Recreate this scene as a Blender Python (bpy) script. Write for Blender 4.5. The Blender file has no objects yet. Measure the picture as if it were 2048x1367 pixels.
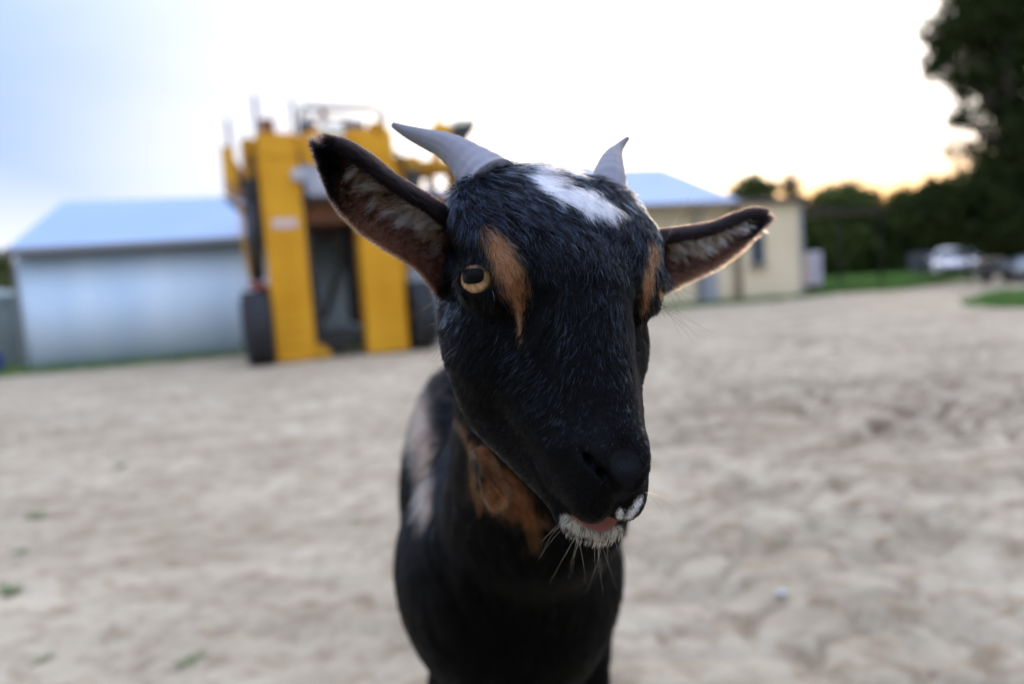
import bpy, math, random
import numpy as np
from mathutils import Vector, Matrix
from mathutils.bvhtree import BVHTree

rng = np.random.default_rng(7)
random.seed(7)
scene = bpy.context.scene
COL = scene.collection

# ------------------------------------------------------------------ camera
F_PX, CX, CY = 1365.3, 1024.0, 683.5          # 24 mm lens on a 36 mm frame, in photo pixels
PITCH, ROLL = math.radians(4.7), math.radians(4.0)
CAM = np.array([0.0, 0.0, 0.95])
_r = np.array([1.0, 0, 0]); _u = np.array([0, math.sin(PITCH), math.cos(PITCH)])
_f = np.array([0, math.cos(PITCH), -math.sin(PITCH)])
RC = np.stack([_r*math.cos(ROLL)-_u*math.sin(ROLL), _u*math.cos(ROLL)+_r*math.sin(ROLL), -_f], 1)
cd = bpy.data.cameras.new('camera')
cd.lens, cd.sensor_width, cd.clip_start, cd.clip_end = 24.0, 36.0, 0.01, 6000.0
cd.dof.use_dof = True; cd.dof.focus_distance = 0.353; cd.dof.aperture_fstop = 3.3
cd.dof.aperture_blades = 9
cam = bpy.data.objects.new('camera', cd); COL.objects.link(cam)
m4 = Matrix([list(RC[i]) + [CAM[i]] for i in range(3)] + [[0, 0, 0, 1]])
cam.matrix_world = m4
scene.camera = cam

def ray(x, y): return RC @ np.array([(x-CX)/F_PX, -(y-CY)/F_PX, -1.0])
def P(x, y, d): return CAM + ray(x, y)*d                      # a point d metres along the view axis
def ground_at(x, y, z=0.0):
    v = ray(x, y); return CAM + v*((z-CAM[2])/v[2])

# ------------------------------------------------------------------ sky, sun, exposure
SUN_AZ, SUN_EL = math.radians(17.0), math.radians(4.0)        # azimuth to the right of +Y
SKY_BLUE, CLOUD_DIM, CLOUD_HOT, SUN_GLOW = (1.25, 1.32, 1.68), (.98, .98, 1.04), (2.9, 2.55, 2.2), (2.5, 1.35, .40)
w = bpy.data.worlds.new('World'); scene.world = w; w.use_nodes = True
nt = w.node_tree; nt.nodes.clear()
def N(t, kind, **kw):
    n = t.nodes.new(kind)
    for k, v in kw.items(): setattr(n, k, v)
    return n
out = N(nt, 'ShaderNodeOutputWorld'); bg = N(nt, 'ShaderNodeBackground')
sky = N(nt, 'ShaderNodeTexSky', sky_type='NISHITA'); sky.sun_disc = False
sky.sun_elevation = SUN_EL; sky.sun_rotation = SUN_AZ
sky.air_density = 1.0; sky.dust_density = 1.2; sky.ozone_density = 2.0; sky.altitude = 50
tc = N(nt, 'ShaderNodeTexCoord')
# blue twilight overhead and behind the camera; thin cloud ahead, lit white from below the treeline
def W_(kind, **kw): return N(nt, kind, **kw)
def math_(op, a, b_=None, clamp=False):
    n_ = W_('ShaderNodeMath', operation=op, use_clamp=clamp)
    for i_, v_ in enumerate((a, b_)):
        if v_ is None: continue
        if isinstance(v_, (int, float)): n_.inputs[i_].default_value = v_
        else: nt.links.new(v_, n_.inputs[i_])
    return n_.outputs[0]
def mix_(f_, a, b_):
    n_ = W_('ShaderNodeMix', data_type='RGBA')
    for k_, v_ in (('Factor', f_), ('A', a), ('B', b_)):
        if isinstance(v_, tuple): n_.inputs[k_].default_value = (*v_, 1)
        elif isinstance(v_, (int, float)): n_.inputs[k_].default_value = v_
        else: nt.links.new(v_, n_.inputs[k_])
    return n_.outputs['Result']
sep = W_('ShaderNodeSeparateXYZ'); nt.links.new(tc.outputs['Generated'], sep.inputs[0])
nz = W_('ShaderNodeTexNoise'); nz.inputs['Scale'].default_value = 1.7; nz.inputs['Detail'].default_value = 5; nz.inputs['Roughness'].default_value = .5
mp = W_('ShaderNodeMapping'); mp.inputs['Scale'].default_value = (1.0, 1.0, 3.0); mp.inputs['Location'].default_value = (.3, .1, .2)
nt.links.new(tc.outputs['Generated'], mp.inputs['Vector']); nt.links.new(mp.outputs['Vector'], nz.inputs['Vector'])
dotn = W_('ShaderNodeVectorMath', operation='DOT_PRODUCT'); nt.links.new(tc.outputs['Generated'], dotn.inputs[0])
dotn.inputs[1].default_value = Vector((math.sin(SUN_AZ), math.cos(SUN_AZ), .24)).normalized()
mr = W_('ShaderNodeMapRange', interpolation_type='SMOOTHSTEP'); nt.links.new(dotn.outputs['Value'], mr.inputs['Value'])
mr.inputs['From Min'].default_value = .58; mr.inputs['From Max'].default_value = .90
veil = math_('ADD', mr.outputs['Result'], math_('MULTIPLY', math_('SUBTRACT', nz.outputs['Fac'], .5), .7), True)
low = W_('ShaderNodeMapRange', interpolation_type='SMOOTHSTEP'); nt.links.new(sep.outputs['Z'], low.inputs['Value'])
low.inputs['From Min'].default_value = .02; low.inputs['From Max'].default_value = .24; low.inputs['To Min'].default_value = 1.0; low.inputs['To Max'].default_value = 0.0
front = W_('ShaderNodeMapRange', interpolation_type='SMOOTHSTEP'); nt.links.new(sep.outputs['Y'], front.inputs['Value'])
front.inputs['From Min'].default_value = -.1; front.inputs['From Max'].default_value = .7
veil = math_('MAXIMUM', veil, math_('MULTIPLY', low.outputs['Result'], front.outputs['Result']))
blue = mix_(.80, sky.outputs['Color'], SKY_BLUE)
# bright thin overcast overhead, deeper blue low to the left of the sunset
high = W_('ShaderNodeMapRange', interpolation_type='SMOOTHSTEP'); nt.links.new(sep.outputs['Z'], high.inputs['Value'])
high.inputs['From Min'].default_value = .25; high.inputs['From Max'].default_value = .75
fl = W_('ShaderNodeMapRange', interpolation_type='SMOOTHSTEP'); nt.links.new(sep.outputs['Y'], fl.inputs['Value'])
fl.inputs['From Min'].default_value = .0; fl.inputs['From Max'].default_value = .55
zen = W_('ShaderNodeMapRange', interpolation_type='SMOOTHSTEP'); nt.links.new(sep.outputs['Z'], zen.inputs['Value'])
zen.inputs['From Min'].default_value = .45; zen.inputs['From Max'].default_value = .95
blue = mix_(zen.outputs['Result'], blue, (1.55, 1.85, 2.85))
keep_ = math_('MULTIPLY', fl.outputs['Result'], math_('SUBTRACT', 1.0, high.outputs['Result']))
blue = mix_(keep_, blue, (.38, .54, .86))
# unseen low sky opposite the sunset, darkened to keep the goat's sides dark
belt = W_('ShaderNodeMapRange', interpolation_type='SMOOTHSTEP'); nt.links.new(sep.outputs['Z'], belt.inputs['Value'])
belt.inputs['From Min'].default_value = .0; belt.inputs['From Max'].default_value = .65; belt.inputs['To Min'].default_value = .85; belt.inputs['To Max'].default_value = 0
back = W_('ShaderNodeMapRange', interpolation_type='SMOOTHSTEP'); nt.links.new(sep.outputs['Y'], back.inputs['Value'])
back.inputs['From Min'].default_value = .35; back.inputs['From Max'].default_value = -.3
blue = mix_(math_('MULTIPLY', belt.outputs['Result'], back.outputs['Result']), blue, (.10, .12, .17))
core = W_('ShaderNodeMapRange', interpolation_type='SMOOTHSTEP'); nt.links.new(dotn.outputs['Value'], core.inputs['Value'])
core.inputs['From Min'].default_value = .84; core.inputs['From Max'].default_value = 1.0
cloud = mix_(core.outputs['Result'], CLOUD_DIM, CLOUD_HOT)
glow = W_('ShaderNodeMapRange', interpolation_type='SMOOTHSTEP'); nt.links.new(sep.outputs['Z'], glow.inputs['Value'])
glow.inputs['From Min'].default_value = .075; glow.inputs['From Max'].default_value = .165; glow.inputs['To Min'].default_value = 1; glow.inputs['To Max'].default_value = 0
gf = W_('ShaderNodeMapRange', interpolation_type='SMOOTHSTEP'); nt.links.new(dotn.outputs['Value'], gf.inputs['Value']); gf.inputs['From Min'].default_value = .80; gf.inputs['From Max'].default_value = .98
cloud = mix_(math_('MULTIPLY', glow.outputs['Result'], math_('MULTIPLY', gf.outputs['Result'], .9)), cloud, SUN_GLOW)
class _O: pass
mx = _O(); mx.outputs = {'Result': mix_(veil, blue, cloud)}
nt.links.new(mx.outputs['Result'], bg.inputs['Color']); bg.inputs['Strength'].default_value = 0.10
nt.links.new(bg.outputs[0], out.inputs['Surface'])

sd = bpy.data.lights.new('sun', 'SUN'); sd.energy = 0.5; sd.angle = math.radians(12); sd.color = (1.0, 0.72, 0.45)
sun = bpy.data.objects.new('sun', sd); COL.objects.link(sun)
sv = Vector((math.sin(SUN_AZ)*math.cos(math.radians(4)), math.cos(SUN_AZ)*math.cos(math.radians(4)), math.sin(math.radians(4))))
sun.rotation_euler = sv.to_track_quat('Z', 'Y').to_euler(); sun.location = (8, 30, 12)

vs = scene.view_settings
vs.view_transform = 'Standard'; vs.look = 'None'; vs.gamma = 1.0; vs.use_curve_mapping = False
vs.exposure = 3.58

# ------------------------------------------------------------------ helpers
def mat(name, color=(.5, .5, .5), rough=.6, metal=0.0, spec=.5):
    m = bpy.data.materials.new(name); m.use_nodes = True
    b = m.node_tree.nodes['Principled BSDF']
    b.inputs['Base Color'].default_value = (*color, 1); b.inputs['Roughness'].default_value = rough
    b.inputs['Metallic'].default_value = metal; b.inputs['Specular IOR Level'].default_value = spec
    return m
def noisy(name, c1, c2, scale=4.0, rough=.6, metal=0.0, detail=6, bump=0.0, stretch=(1, 1, 1), lo=.35, hi=.65, spec=.5, bscale=None):
    m = mat(name, c1, rough, metal, spec); t = m.node_tree; b = t.nodes['Principled BSDF']
    c = N(t, 'ShaderNodeTexCoord'); mpn = N(t, 'ShaderNodeMapping'); mpn.inputs['Scale'].default_value = stretch
    n = N(t, 'ShaderNodeTexNoise'); n.inputs['Scale'].default_value = scale; n.inputs['Detail'].default_value = detail
    r = N(t, 'ShaderNodeValToRGB'); r.color_ramp.elements[0].position = lo; r.color_ramp.elements[1].position = hi
    r.color_ramp.elements[0].color = (*c1, 1); r.color_ramp.elements[1].color = (*c2, 1)
    t.links.new(c.outputs['Object'], mpn.inputs['Vector']); t.links.new(mpn.outputs[0], n.inputs['Vector'])
    t.links.new(n.outputs['Fac'], r.inputs['Fac']); t.links.new(r.outputs['Color'], b.inputs['Base Color'])
    if bump:
        bp = N(t, 'ShaderNodeBump'); bp.inputs['Strength'].default_value = bump; bp.inputs['Distance'].default_value = .02
        n2 = N(t, 'ShaderNodeTexNoise'); n2.inputs['Scale'].default_value = bscale or scale*4; n2.inputs['Detail'].default_value = 5
        t.links.new(mpn.outputs[0], n2.inputs['Vector']); t.links.new(n2.outputs['Fac'], bp.inputs['Height'])
        t.links.new(bp.outputs[0], b.inputs['Normal'])
    return m
def attr_mat(name, attr='col', rough=.6, spec=.3, coat=0.0):
    m = mat(name, (.5, .5, .5), rough, 0, spec); t = m.node_tree; b = t.nodes['Principled BSDF']
    a = N(t, 'ShaderNodeAttribute'); a.attribute_name = attr
    t.links.new(a.outputs['Color'], b.inputs['Base Color']); b.inputs['Coat Weight'].default_value = coat; b.inputs['Coat Roughness'].default_value = .04
    return m

def tag(o, label=None, cat=None, group=None, kind=None):
    if label: o['label'] = label
    if cat: o['category'] = cat
    if group: o['group'] = group
    if kind: o['kind'] = kind
    return o
def thing(name, loc=(0, 0, 0), rz=0.0, label=None, cat=None, group=None):
    o = bpy.data.objects.new(name, None); COL.objects.link(o); o.empty_display_size = .2
    o.location = loc; o.rotation_euler = (0, 0, rz)
    return tag(o, label, cat, group)
def mesh_obj(name, V, Fc, m, parent=None, smooth=False):
    me = bpy.data.meshes.new(name); me.from_pydata([tuple(v) for v in V], [], [tuple(f) for f in Fc]); me.update()
    if m: me.materials.append(m)
    if smooth: me.polygons.foreach_set('use_smooth', [True]*len(me.polygons))
    o = bpy.data.objects.new(name, me); COL.objects.link(o); o.parent = parent
    return o
def np_mesh(name, V, Q, m, parent=None, smooth=True, n=4):
    V = np.asarray(V, np.float32); Q = np.asarray(Q, np.int32)
    me = bpy.data.meshes.new(name); me.vertices.add(len(V)); me.vertices.foreach_set('co', V.ravel())
    me.loops.add(Q.size); me.loops.foreach_set('vertex_index', Q.ravel())
    me.polygons.add(len(Q)); me.polygons.foreach_set('loop_start', np.arange(0, Q.size, n, dtype=np.int32))
    me.polygons.foreach_set('use_smooth', np.full(len(Q), smooth)); me.update(calc_edges=True); me.validate()
    if m: me.materials.append(m)
    o = bpy.data.objects.new(name, me); COL.objects.link(o); o.parent = parent
    return o
class MB:
    """collects solid shapes, then links them as one mesh object"""
    def __init__(s): s.V, s.F = [], []
    def add(s, V, Fc):
        k = len(s.V); s.V += [tuple(map(float, v)) for v in V]; s.F += [tuple(i+k for i in f) for f in Fc]; return s
    def box(s, c, d, rz=0.0, ry=0.0, rx=0.0, taper=(1, 1)):
        R = Matrix.Rotation(rz, 3, 'Z') @ Matrix.Rotation(ry, 3, 'Y') @ Matrix.Rotation(rx, 3, 'X')
        V = []
        for z in (-.5, .5):
            k = taper if z > 0 else (1, 1)
            for x, y in ((-.5, -.5), (.5, -.5), (.5, .5), (-.5, .5)):
                V.append(Vector(c) + R @ Vector((x*d[0]*k[0], y*d[1]*k[1], z*d[2])))
        return s.add(V, [(3, 2, 1, 0), (4, 5, 6, 7), (0, 1, 5, 4), (1, 2, 6, 5), (2, 3, 7, 6), (3, 0, 4, 7)])
    def bbox(s, c, d, b=.02, rz=0.0):
        """box with bevelled upright edges and top"""
        x, y, z = d[0]/2, d[1]/2, d[2]/2
        def ring(ix, zz): return [(-x+b+(-ix), -y-ix+0, zz)]
        def oct_(i, zz):
            X, Y = x-i, y-i
            return [(-X+b, -Y, zz), (X-b, -Y, zz), (X, -Y+b, zz), (X, Y-b, zz), (X-b, Y, zz), (-X+b, Y, zz), (-X, Y-b, zz), (-X, -Y+b, zz)]
        rings = [oct_(b, -z), oct_(0, -z+b), oct_(0, z-b), oct_(b, z)]
        R = Matrix.Rotation(rz, 3, 'Z'); V = [Vector(c) + R @ Vector(p) for r in rings for p in r]
        Fc = [tuple(range(7, -1, -1)), tuple(range(24, 32))]
        for k in range(3):
            for i in range(8):
                j = (i+1) % 8; Fc.append((k*8+i, k*8+j, k*8+8+j, k*8+8+i))
        return s.add(V, Fc)
    def prism(s, pts, depth, axis='Y', o=(0, 0, 0)):
        """polygon in the plane across axis, extruded by depth"""
        n = len(pts); V = []
        for dd in (0, depth):
            for a, b in pts:
                q = (a, dd, b) if axis == 'Y' else ((dd, a, b) if axis == 'X' else (a, b, dd))
                V.append([q[i]+o[i] for i in range(3)])
        Fc = [tuple(range(n)), tuple(range(2*n-1, n-1, -1))] + [(i, i+n, (i+1) % n+n, (i+1) % n) for i in range(n)]
        return s.add(V, Fc)
    def tube(s, pts, r, n=8, caps=True):
        pts = [np.array(p, float) for p in pts]; rr = r if hasattr(r, '__len__') else [r]*len(pts)
        V = []; prev = None
        for i, p in enumerate(pts):
            t = pts[min(i+1, len(pts)-1)] - pts[max(i-1, 0)]; t /= np.linalg.norm(t)+1e-9
            if prev is None:
                a = np.cross(t, [0, 0, 1]); a = np.cross(t, [1, 0, 0]) if np.linalg.norm(a) < .1 else a
            else: a = prev - t*(prev @ t)
            a /= np.linalg.norm(a); prev = a; b = np.cross(t, a)
            V += [p + rr[i]*(math.cos(2*math.pi*k/n)*a + math.sin(2*math.pi*k/n)*b) for k in range(n)]
        Fc = [(i*n+k, i*n+(k+1) % n, (i+1)*n+(k+1) % n, (i+1)*n+k) for i in range(len(pts)-1) for k in range(n)]
        if caps: Fc += [tuple(range(n-1, -1, -1)), tuple(range((len(pts)-1)*n, len(pts)*n))]
        return s.add(V, Fc)
    def lathe(s, prof, c=(0, 0, 0), n=24, axis='Z'):
        V = []
        for r, z in prof:
            for k in range(n):
                a = 2*math.pi*k/n; q = (r*math.cos(a), r*math.sin(a), z)
                if axis == 'X': q = (z, r*math.cos(a), r*math.sin(a))
                if axis == 'Y': q = (r*math.cos(a), z, r*math.sin(a))
                V.append([q[i]+c[i] for i in range(3)])
        Fc = [(i*n+k, i*n+(k+1) % n, (i+1)*n+(k+1) % n, (i+1)*n+k) for i in range(len(prof)-1) for k in range(n)]
        Fc += [tuple(range(n-1, -1, -1)), tuple(range((len(prof)-1)*n, len(prof)*n))]
        return s.add(V, Fc)
    def build(s, name, m, parent=None, smooth=False): return mesh_obj(name, s.V, s.F, m, parent, smooth)

def vnoise(p, seed=0):
    """smooth value noise in 2-D or 3-D, about -1..1"""
    p = np.asarray(p, float); i = np.floor(p).astype(np.int64); f = p-i; f = f*f*(3-2*f); D = p.shape[-1]; o = 0
    for c in range(2**D):
        h = np.full(p.shape[:-1], seed*7919+13, np.int64); wgt = 1.0
        for d in range(D):
            b = (c >> d) & 1; h = (h ^ ((i[..., d]+b)*(73856093, 19349663, 83492791)[d])) & 0x7fffffff
            h = (h*1103515245+12345) & 0x7fffffff; wgt = wgt*(f[..., d] if b else 1-f[..., d])
        h = ((h >> 7) ^ h)*2654435761 & 0x7fffffff
        o = o + wgt*(h/0x7fffffff*2-1)
    return o
def fbm(p, oct_=4, seed=0):
    o, a = 0, 1.0; p = np.asarray(p, float)
    for k in range(oct_): o = o + a*vnoise(p*2**k, seed+k); a *= .5
    return o
# ------------------------------------------------------------------ ground
def axis_pts(lo, hi, d0, d1, growth=1.06, far=900.0):
    c = list(np.arange(lo, hi, d0)); s = d0; x = c[-1]
    while x < far: s = min(s*growth, d1 if x < 60 else 120); x += s; c.append(x)
    s = d0; x = lo; left = []
    while x > -far: s = min(s*growth, d1 if x > -60 else 120); x -= s; left.append(x)
    return np.array(left[::-1] + c)
gx = axis_pts(-3.2, 4.2, .024, 2.0); gy = axis_pts(.9, 5.6, .024, 2.0)
GX, GY = np.meshgrid(gx, gy)
def cell_edges(x, y, seed=3):
    """distance between nearest and second nearest scattered point: small along the cracks between lumps"""
    x, y = np.asarray(x, float), np.asarray(y, float); ix, iy = np.floor(x), np.floor(y); f1 = np.full(x.shape, 9.0); f2 = np.full(x.shape, 9.0)
    for dx in (-1, 0, 1):
        for dy in (-1, 0, 1):
            a, c = ix+dx, iy+dy; h1 = np.modf(np.abs(np.sin(a*127.1+c*311.7+seed)*43758.5453))[0]; h2 = np.modf(np.abs(np.sin(a*269.5+c*183.3+seed)*24634.6345))[0]
            d = (a+h1-x)**2+(c+h2-y)**2; f2 = np.where(d < f1, f1, np.minimum(f2, d)); f1 = np.minimum(f1, d)
    return np.sqrt(f2)-np.sqrt(f1)
def ground_z(x, y):
    q = np.stack([x, y], -1)
    near = 1/(1+(np.hypot(x, y)/9.0)**2)
    z = .030*fbm(q*.8, 3, 1)*near + .016*fbm(q*2.6+5, 4, 11)*near
    # churned, trodden ground to the right: hoof and boot hollows
    rgt = np.clip((x-.25)/1.2, 0, 1)
    h = vnoise(np.stack([x*3.0+.35*np.sin(y*2), y*5.0], -1)+9, 21)
    z = z - .115*near*rgt*np.clip((h-.16)/.35, 0, 1)**.8
    h2 = vnoise(np.stack([x*6.5, y*8.5], -1)+3, 33)
    z = z - .030*near*(.40+.60*rgt)*np.clip((h2-.25)/.4, 0, 1)
    h3 = vnoise(np.stack([x*15, y*17], -1)+7, 35); z = z - .010*near*np.clip((h3-.1)/.5, 0, 1)
    # lumps pressed up by tyre lugs and hooves, with hollows between them
    wx = x+.10*vnoise(np.stack([x*2.2, y*2.2], -1), 71); wy = y+.10*vnoise(np.stack([x*2.2, y*2.2], -1), 72)
    e = cell_edges(wx*4.6, wy*6.4); mk = np.clip(.45+.9*vnoise(np.stack([x*1.1, y*1.6], -1), 73), 0, 1)*(.15+.85*rgt)*near
    z = z - .125*mk*np.exp(-(e/.14)**2)
    # wheel ruts running across in front of the buildings
    for k, (oy, sl) in enumerate(((7.6, .06), (9.0, .10), (6.2, .16))):
        dd = y-oy-sl*x-.25*np.sin(x*.35+k)
        z = z - .035*np.exp(-(dd/.28)**2) + .02*np.exp(-((dd-.5)/.25)**2)
    return z
GZ = ground_z(GX, GY)
ny, nx = GX.shape
idx = np.arange(nx*ny).reshape(ny, nx)
Q = np.stack([idx[:-1, :-1], idx[:-1, 1:], idx[1:, 1:], idx[1:, :-1]], -1).reshape(-1, 4)
msand = mat('sandy_soil', (.4, .37, .34), .95, 0, .15)
t = msand.node_tree; b = t.nodes['Principled BSDF']
co = N(t, 'ShaderNodeTexCoord')
def nz_(scale, det, ro=.6, st=(1, 1, 1)):
    mp_ = N(t, 'ShaderNodeMapping'); mp_.inputs['Scale'].default_value = st
    n_ = N(t, 'ShaderNodeTexNoise'); n_.inputs['Scale'].default_value = scale; n_.inputs['Detail'].default_value = det; n_.inputs['Roughness'].default_value = ro
    t.links.new(co.outputs['Object'], mp_.inputs[0]); t.links.new(mp_.outputs[0], n_.inputs['Vector']); return n_
def ramp(src, p0, p1, c0, c1):
    r_ = N(t, 'ShaderNodeValToRGB'); e = r_.color_ramp.elements
    e[0].position, e[1].position = p0, p1; e[0].color, e[1].color = (*c0, 1), (*c1, 1)
    t.links.new(src.outputs['Fac'], r_.inputs['Fac']); return r_
n1 = nz_(.9, 8, .58, (1, 1.8, 1)); r1 = ramp(n1, .32, .66, (.335, .273, .175), (.50, .422, .290))
n2 = nz_(7.5, 9, .74, (1, 1.4, 1)); r2 = ramp(n2, .36, .52, (.48, .40, .33), (1, 1, 1))
n3 = nz_(2.6, 9, .74, (1, 1.9, 1)); r3 = ramp(n3, .46, .60, (0, 0, 0), (1, 1, 1))
# the churned damp band lies to the right, a few metres off
gp_ = N(t, 'ShaderNodeVectorMath', operation='SUBTRACT'); gp_.inputs[1].default_value = (3.0, 4.1, 0); t.links.new(co.outputs['Object'], gp_.inputs[0])
gs_ = N(t, 'ShaderNodeVectorMath', operation='MULTIPLY'); gs_.inputs[1].default_value = (.36, .55, 0); t.links.new(gp_.outputs[0], gs_.inputs[0])
gl_ = N(t, 'ShaderNodeVectorMath', operation='LENGTH'); t.links.new(gs_.outputs[0], gl_.inputs[0])
gm_ = N(t, 'ShaderNodeMapRange', interpolation_type='SMOOTHSTEP'); t.links.new(gl_.outputs['Value'], gm_.inputs['Value'])
gm_.inputs['From Min'].default_value = 1.15; gm_.inputs['From Max'].default_value = .25; gm_.inputs['To Min'].default_value = .30
m1 = N(t, 'ShaderNodeMix', data_type='RGBA', blend_type='MULTIPLY'); m1.inputs['Factor'].default_value = .78
t.links.new(r1.outputs[0], m1.inputs['A']); t.links.new(r2.outputs[0], m1.inputs['B'])
m2 = N(t, 'ShaderNodeMix', data_type='RGBA'); m2.inputs['B'].default_value = (.125, .085, .052, 1)   # damp brown soil
mm = N(t, 'ShaderNodeMath', operation='MULTIPLY'); mm.inputs[1].default_value = .9
m9 = N(t, 'ShaderNodeMath', operation='MULTIPLY'); t.links.new(gm_.outputs['Result'], m9.inputs[1])
t.links.new(r3.outputs[0], m9.inputs[0]); t.links.new(m9.outputs[0], mm.inputs[0]); t.links.new(mm.outputs[0], m2.inputs['Factor']); t.links.new(m1.outputs['Result'], m2.inputs['A'])
t.links.new(m2.outputs['Result'], b.inputs['Base Color'])
bp = N(t, 'ShaderNodeBump'); bp.inputs['Strength'].default_value = .6; bp.inputs['Distance'].default_value = .02
n4 = nz_(28, 6, .7); t.links.new(n4.outputs['Fac'], bp.inputs['Height']); t.links.new(bp.outputs[0], b.inputs['Normal'])
g = np_mesh('ground', np.stack([GX, GY, GZ], -1).reshape(-1, 3), Q, msand); tag(g, kind='structure')

# ------------------------------------------------------------------ grass (nobody could count it)
def grass_blades(regions, name):
    V, Fc, C = [], [], []
    for poly, dens, h, wd in regions:
        poly = np.array(poly); lo, hi = poly.min(0), poly.max(0)
        n = int(dens*(hi-lo).prod()); p = lo+rng.random((n, 2))*(hi-lo)
        ins = np.zeros(n, bool)
        for i in range(len(poly)):
            a, b_ = poly[i], poly[(i+1) % len(poly)]
            c = ((a[1] > p[:, 1]) != (b_[1] > p[:, 1])) & (p[:, 0] < (b_[0]-a[0])*(p[:, 1]-a[1])/(b_[1]-a[1]+1e-12)+a[0])
            ins ^= c
        keep = ins & (vnoise(p*1.3, 5)+.55*vnoise(p*4, 8) > -.55+.5*(rng.random(n)-.5)); p = p[keep]; n = len(p)
        z = ground_z(p[:, 0], p[:, 1])-.005
        a = rng.random(n)*6.283; hh = h*(.5+rng.random(n)); ww = wd*(.6+.8*rng.random(n)); l = rng.normal(0, .35, (n, 2))*hh[:, None]
        dx = np.stack([np.cos(a), np.sin(a)], 1)*ww[:, None]
        v = np.zeros((n, 3, 3)); v[:, 0, :2] = p-dx; v[:, 1, :2] = p+dx; v[:, 2, :2] = p+l
        v[:, :2, 2] = z[:, None]; v[:, 2, 2] = z+hh
        V.append(v.reshape(-1, 3))
    V = np.concatenate(V); Fc = np.arange(len(V)).reshape(-1, 3)
    o = np_mesh(name, V, Fc, noisy('grass_blades', (.06, .16, .018), (.14, .25, .045), 2.0, .7), None, False, 3)
    return tag(o, kind='stuff')
sA = np.array([-8.58, 12.16]); sd_ = np.array([.968, .249]); sn = np.array([-.249, .968])   # shed front: corner, along, back
hA = np.array([4.62, 19.72]); hd = np.array([.955, .297]); hn = np.array([-.297, .955])     # house front
def strip(A, d, n_, s0, s1, w0, w1): return [A+d*s0-n_*w0, A+d*s1-n_*w0, A+d*s1+n_*w1, A+d*s0+n_*w1]
grass_blades([
    (strip(sA, sd_, sn, -2.4, 8.5, .38, 0.02), 900, .12, .012),
    (strip(hA, hd, hn, -3.5, 2.3, .6, .02), 800, .13, .014), (strip(hA, hd, hn, 2.3, 5.4, .55, .02), 800, .13, .014),
    ([(9.6, 21.3), (12.2, 21.0), (16.2, 24.2), (20.5, 28.0), (30, 33), (30, 42), (10, 38), (10.6, 30)], 140, .18, .03),
    ([(8.6, 13.0), (10.8, 15.2), (17, 17.8), (22, 17), (16, 10.0), (9.6, 10.2), (8.3, 11.6)], 420, .14, .02),
    ([(-13, 12.0), (-9.4, 12.6), (-9.0, 13.8), (-13, 14.2)], 260, .13, .012),
], 'grass')
mlawn = noisy('turf', (.085, .15, .025), (.15, .20, .055), 1.2, .95, spec=.1)
def sheet(name, poly, z, m): return tag(mesh_obj(name, [(p[0], p[1], z) for p in poly], [tuple(range(len(poly)))], m), kind='structure')
sheet('lawn', [(10.4, 22.0), (12.6, 21.8), (16.6, 25.0), (21, 28.8), (31, 34), (31, 60), (8, 60), (9.5, 34), (10.6, 27)], .022, mlawn)

# ------------------------------------------------------------------ left shed
mcorr = noisy('white_corrugated_steel', (.57, .72, .84), (.70, .83, .92), 1.3, .7, 0.0, spec=.12, stretch=(1, 1, .15))
mroof = noisy('zinc_roof_sheet', (.22, .33, .47), (.26, .37, .50), .4, .5, 0.0)
mgut = mat('grey_gutter', (.16, .17, .17), .5)
mdark = mat('dark_void', (.012, .012, .012), .8)
def corrugated(A, d, n_, L, z0, z1, pitch=.10, amp=.012, name='wall', m=mcorr, parent=None):
    """vertical corrugated sheet standing on the line A + d*s, with real depth"""
    k = int(L/pitch*6); s = np.linspace(0, L, k); off = amp*np.sin(s/pitch*2*math.pi)
    V = []
    for zz in (z0, z1): V += [tuple(np.r_[A+d*si-n_*o_, zz]) for si, o_ in zip(s, off)]
    for zz in (z0, z1): V += [tuple(np.r_[A+d*si+n_*(.05), zz]) for si in s]
    q = []
    for i in range(k-1):
        q += [(i, i+1, k+i+1, k+i), (3*k+i, 3*k+i+1, 2*k+i+1, 2*k+i), (k+i, k+i+1, 3*k+i+1, 3*k+i), (2*k+i, 2*k+i+1, i+1, i)]
    q += [(0, k, 3*k, 2*k), (k-1, 3*k-1, 4*k-1, 2*k-1)]
    return mesh_obj(name, V, q, m, parent, True)
shed = thing('shed', (0, 0, 0), 0, 'pale blue-white corrugated metal shed with low gable roof behind the yellow harvester', 'shed')
SL, SDp, SH = 9.6, 5.6, 2.12
corrugated(sA, sd_, sn, SL, -.05, SH, parent=shed)
corrugated(sA+sd_*SL, sn, -sd_, SDp, -.05, SH, parent=shed); corrugated(sA+sn*SDp, -sn, sd_*-1, SDp, -.05, SH, parent=shed)
corrugated(sA+sd_*SL+sn*SDp, -sd_, -sn, SL, -.05, SH, parent=shed)
def W2(A, d, n_, s, q, z): return np.r_[A+d*s+n_*q, z]
def gable_roof(A, d, n_, s0, s1, D, ez, rz_, oh, th=.05):
    V = []
    for s in (s0, s1):
        for q, z in ((-oh, ez), (D/2, rz_), (D+oh, ez)):
            V.append(W2(A, d, n_, s, q, z)); V.append(W2(A, d, n_, s, q, z-th))
    f = [(0, 6, 8, 2), (2, 8, 10, 4), (1, 3, 9, 7), (3, 5, 11, 9), (0, 1, 7, 6), (4, 10, 11, 5), (0, 2, 3, 1), (2, 4, 5, 3), (6, 7, 9, 8), (8, 9, 11, 10)]
    return V, f
V, f = gable_roof(sA, sd_, sn, -.10, SL+.2, SDp, 2.20, 3.40, .18)
mesh_obj('roof', V, f, mroof, shed)
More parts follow.
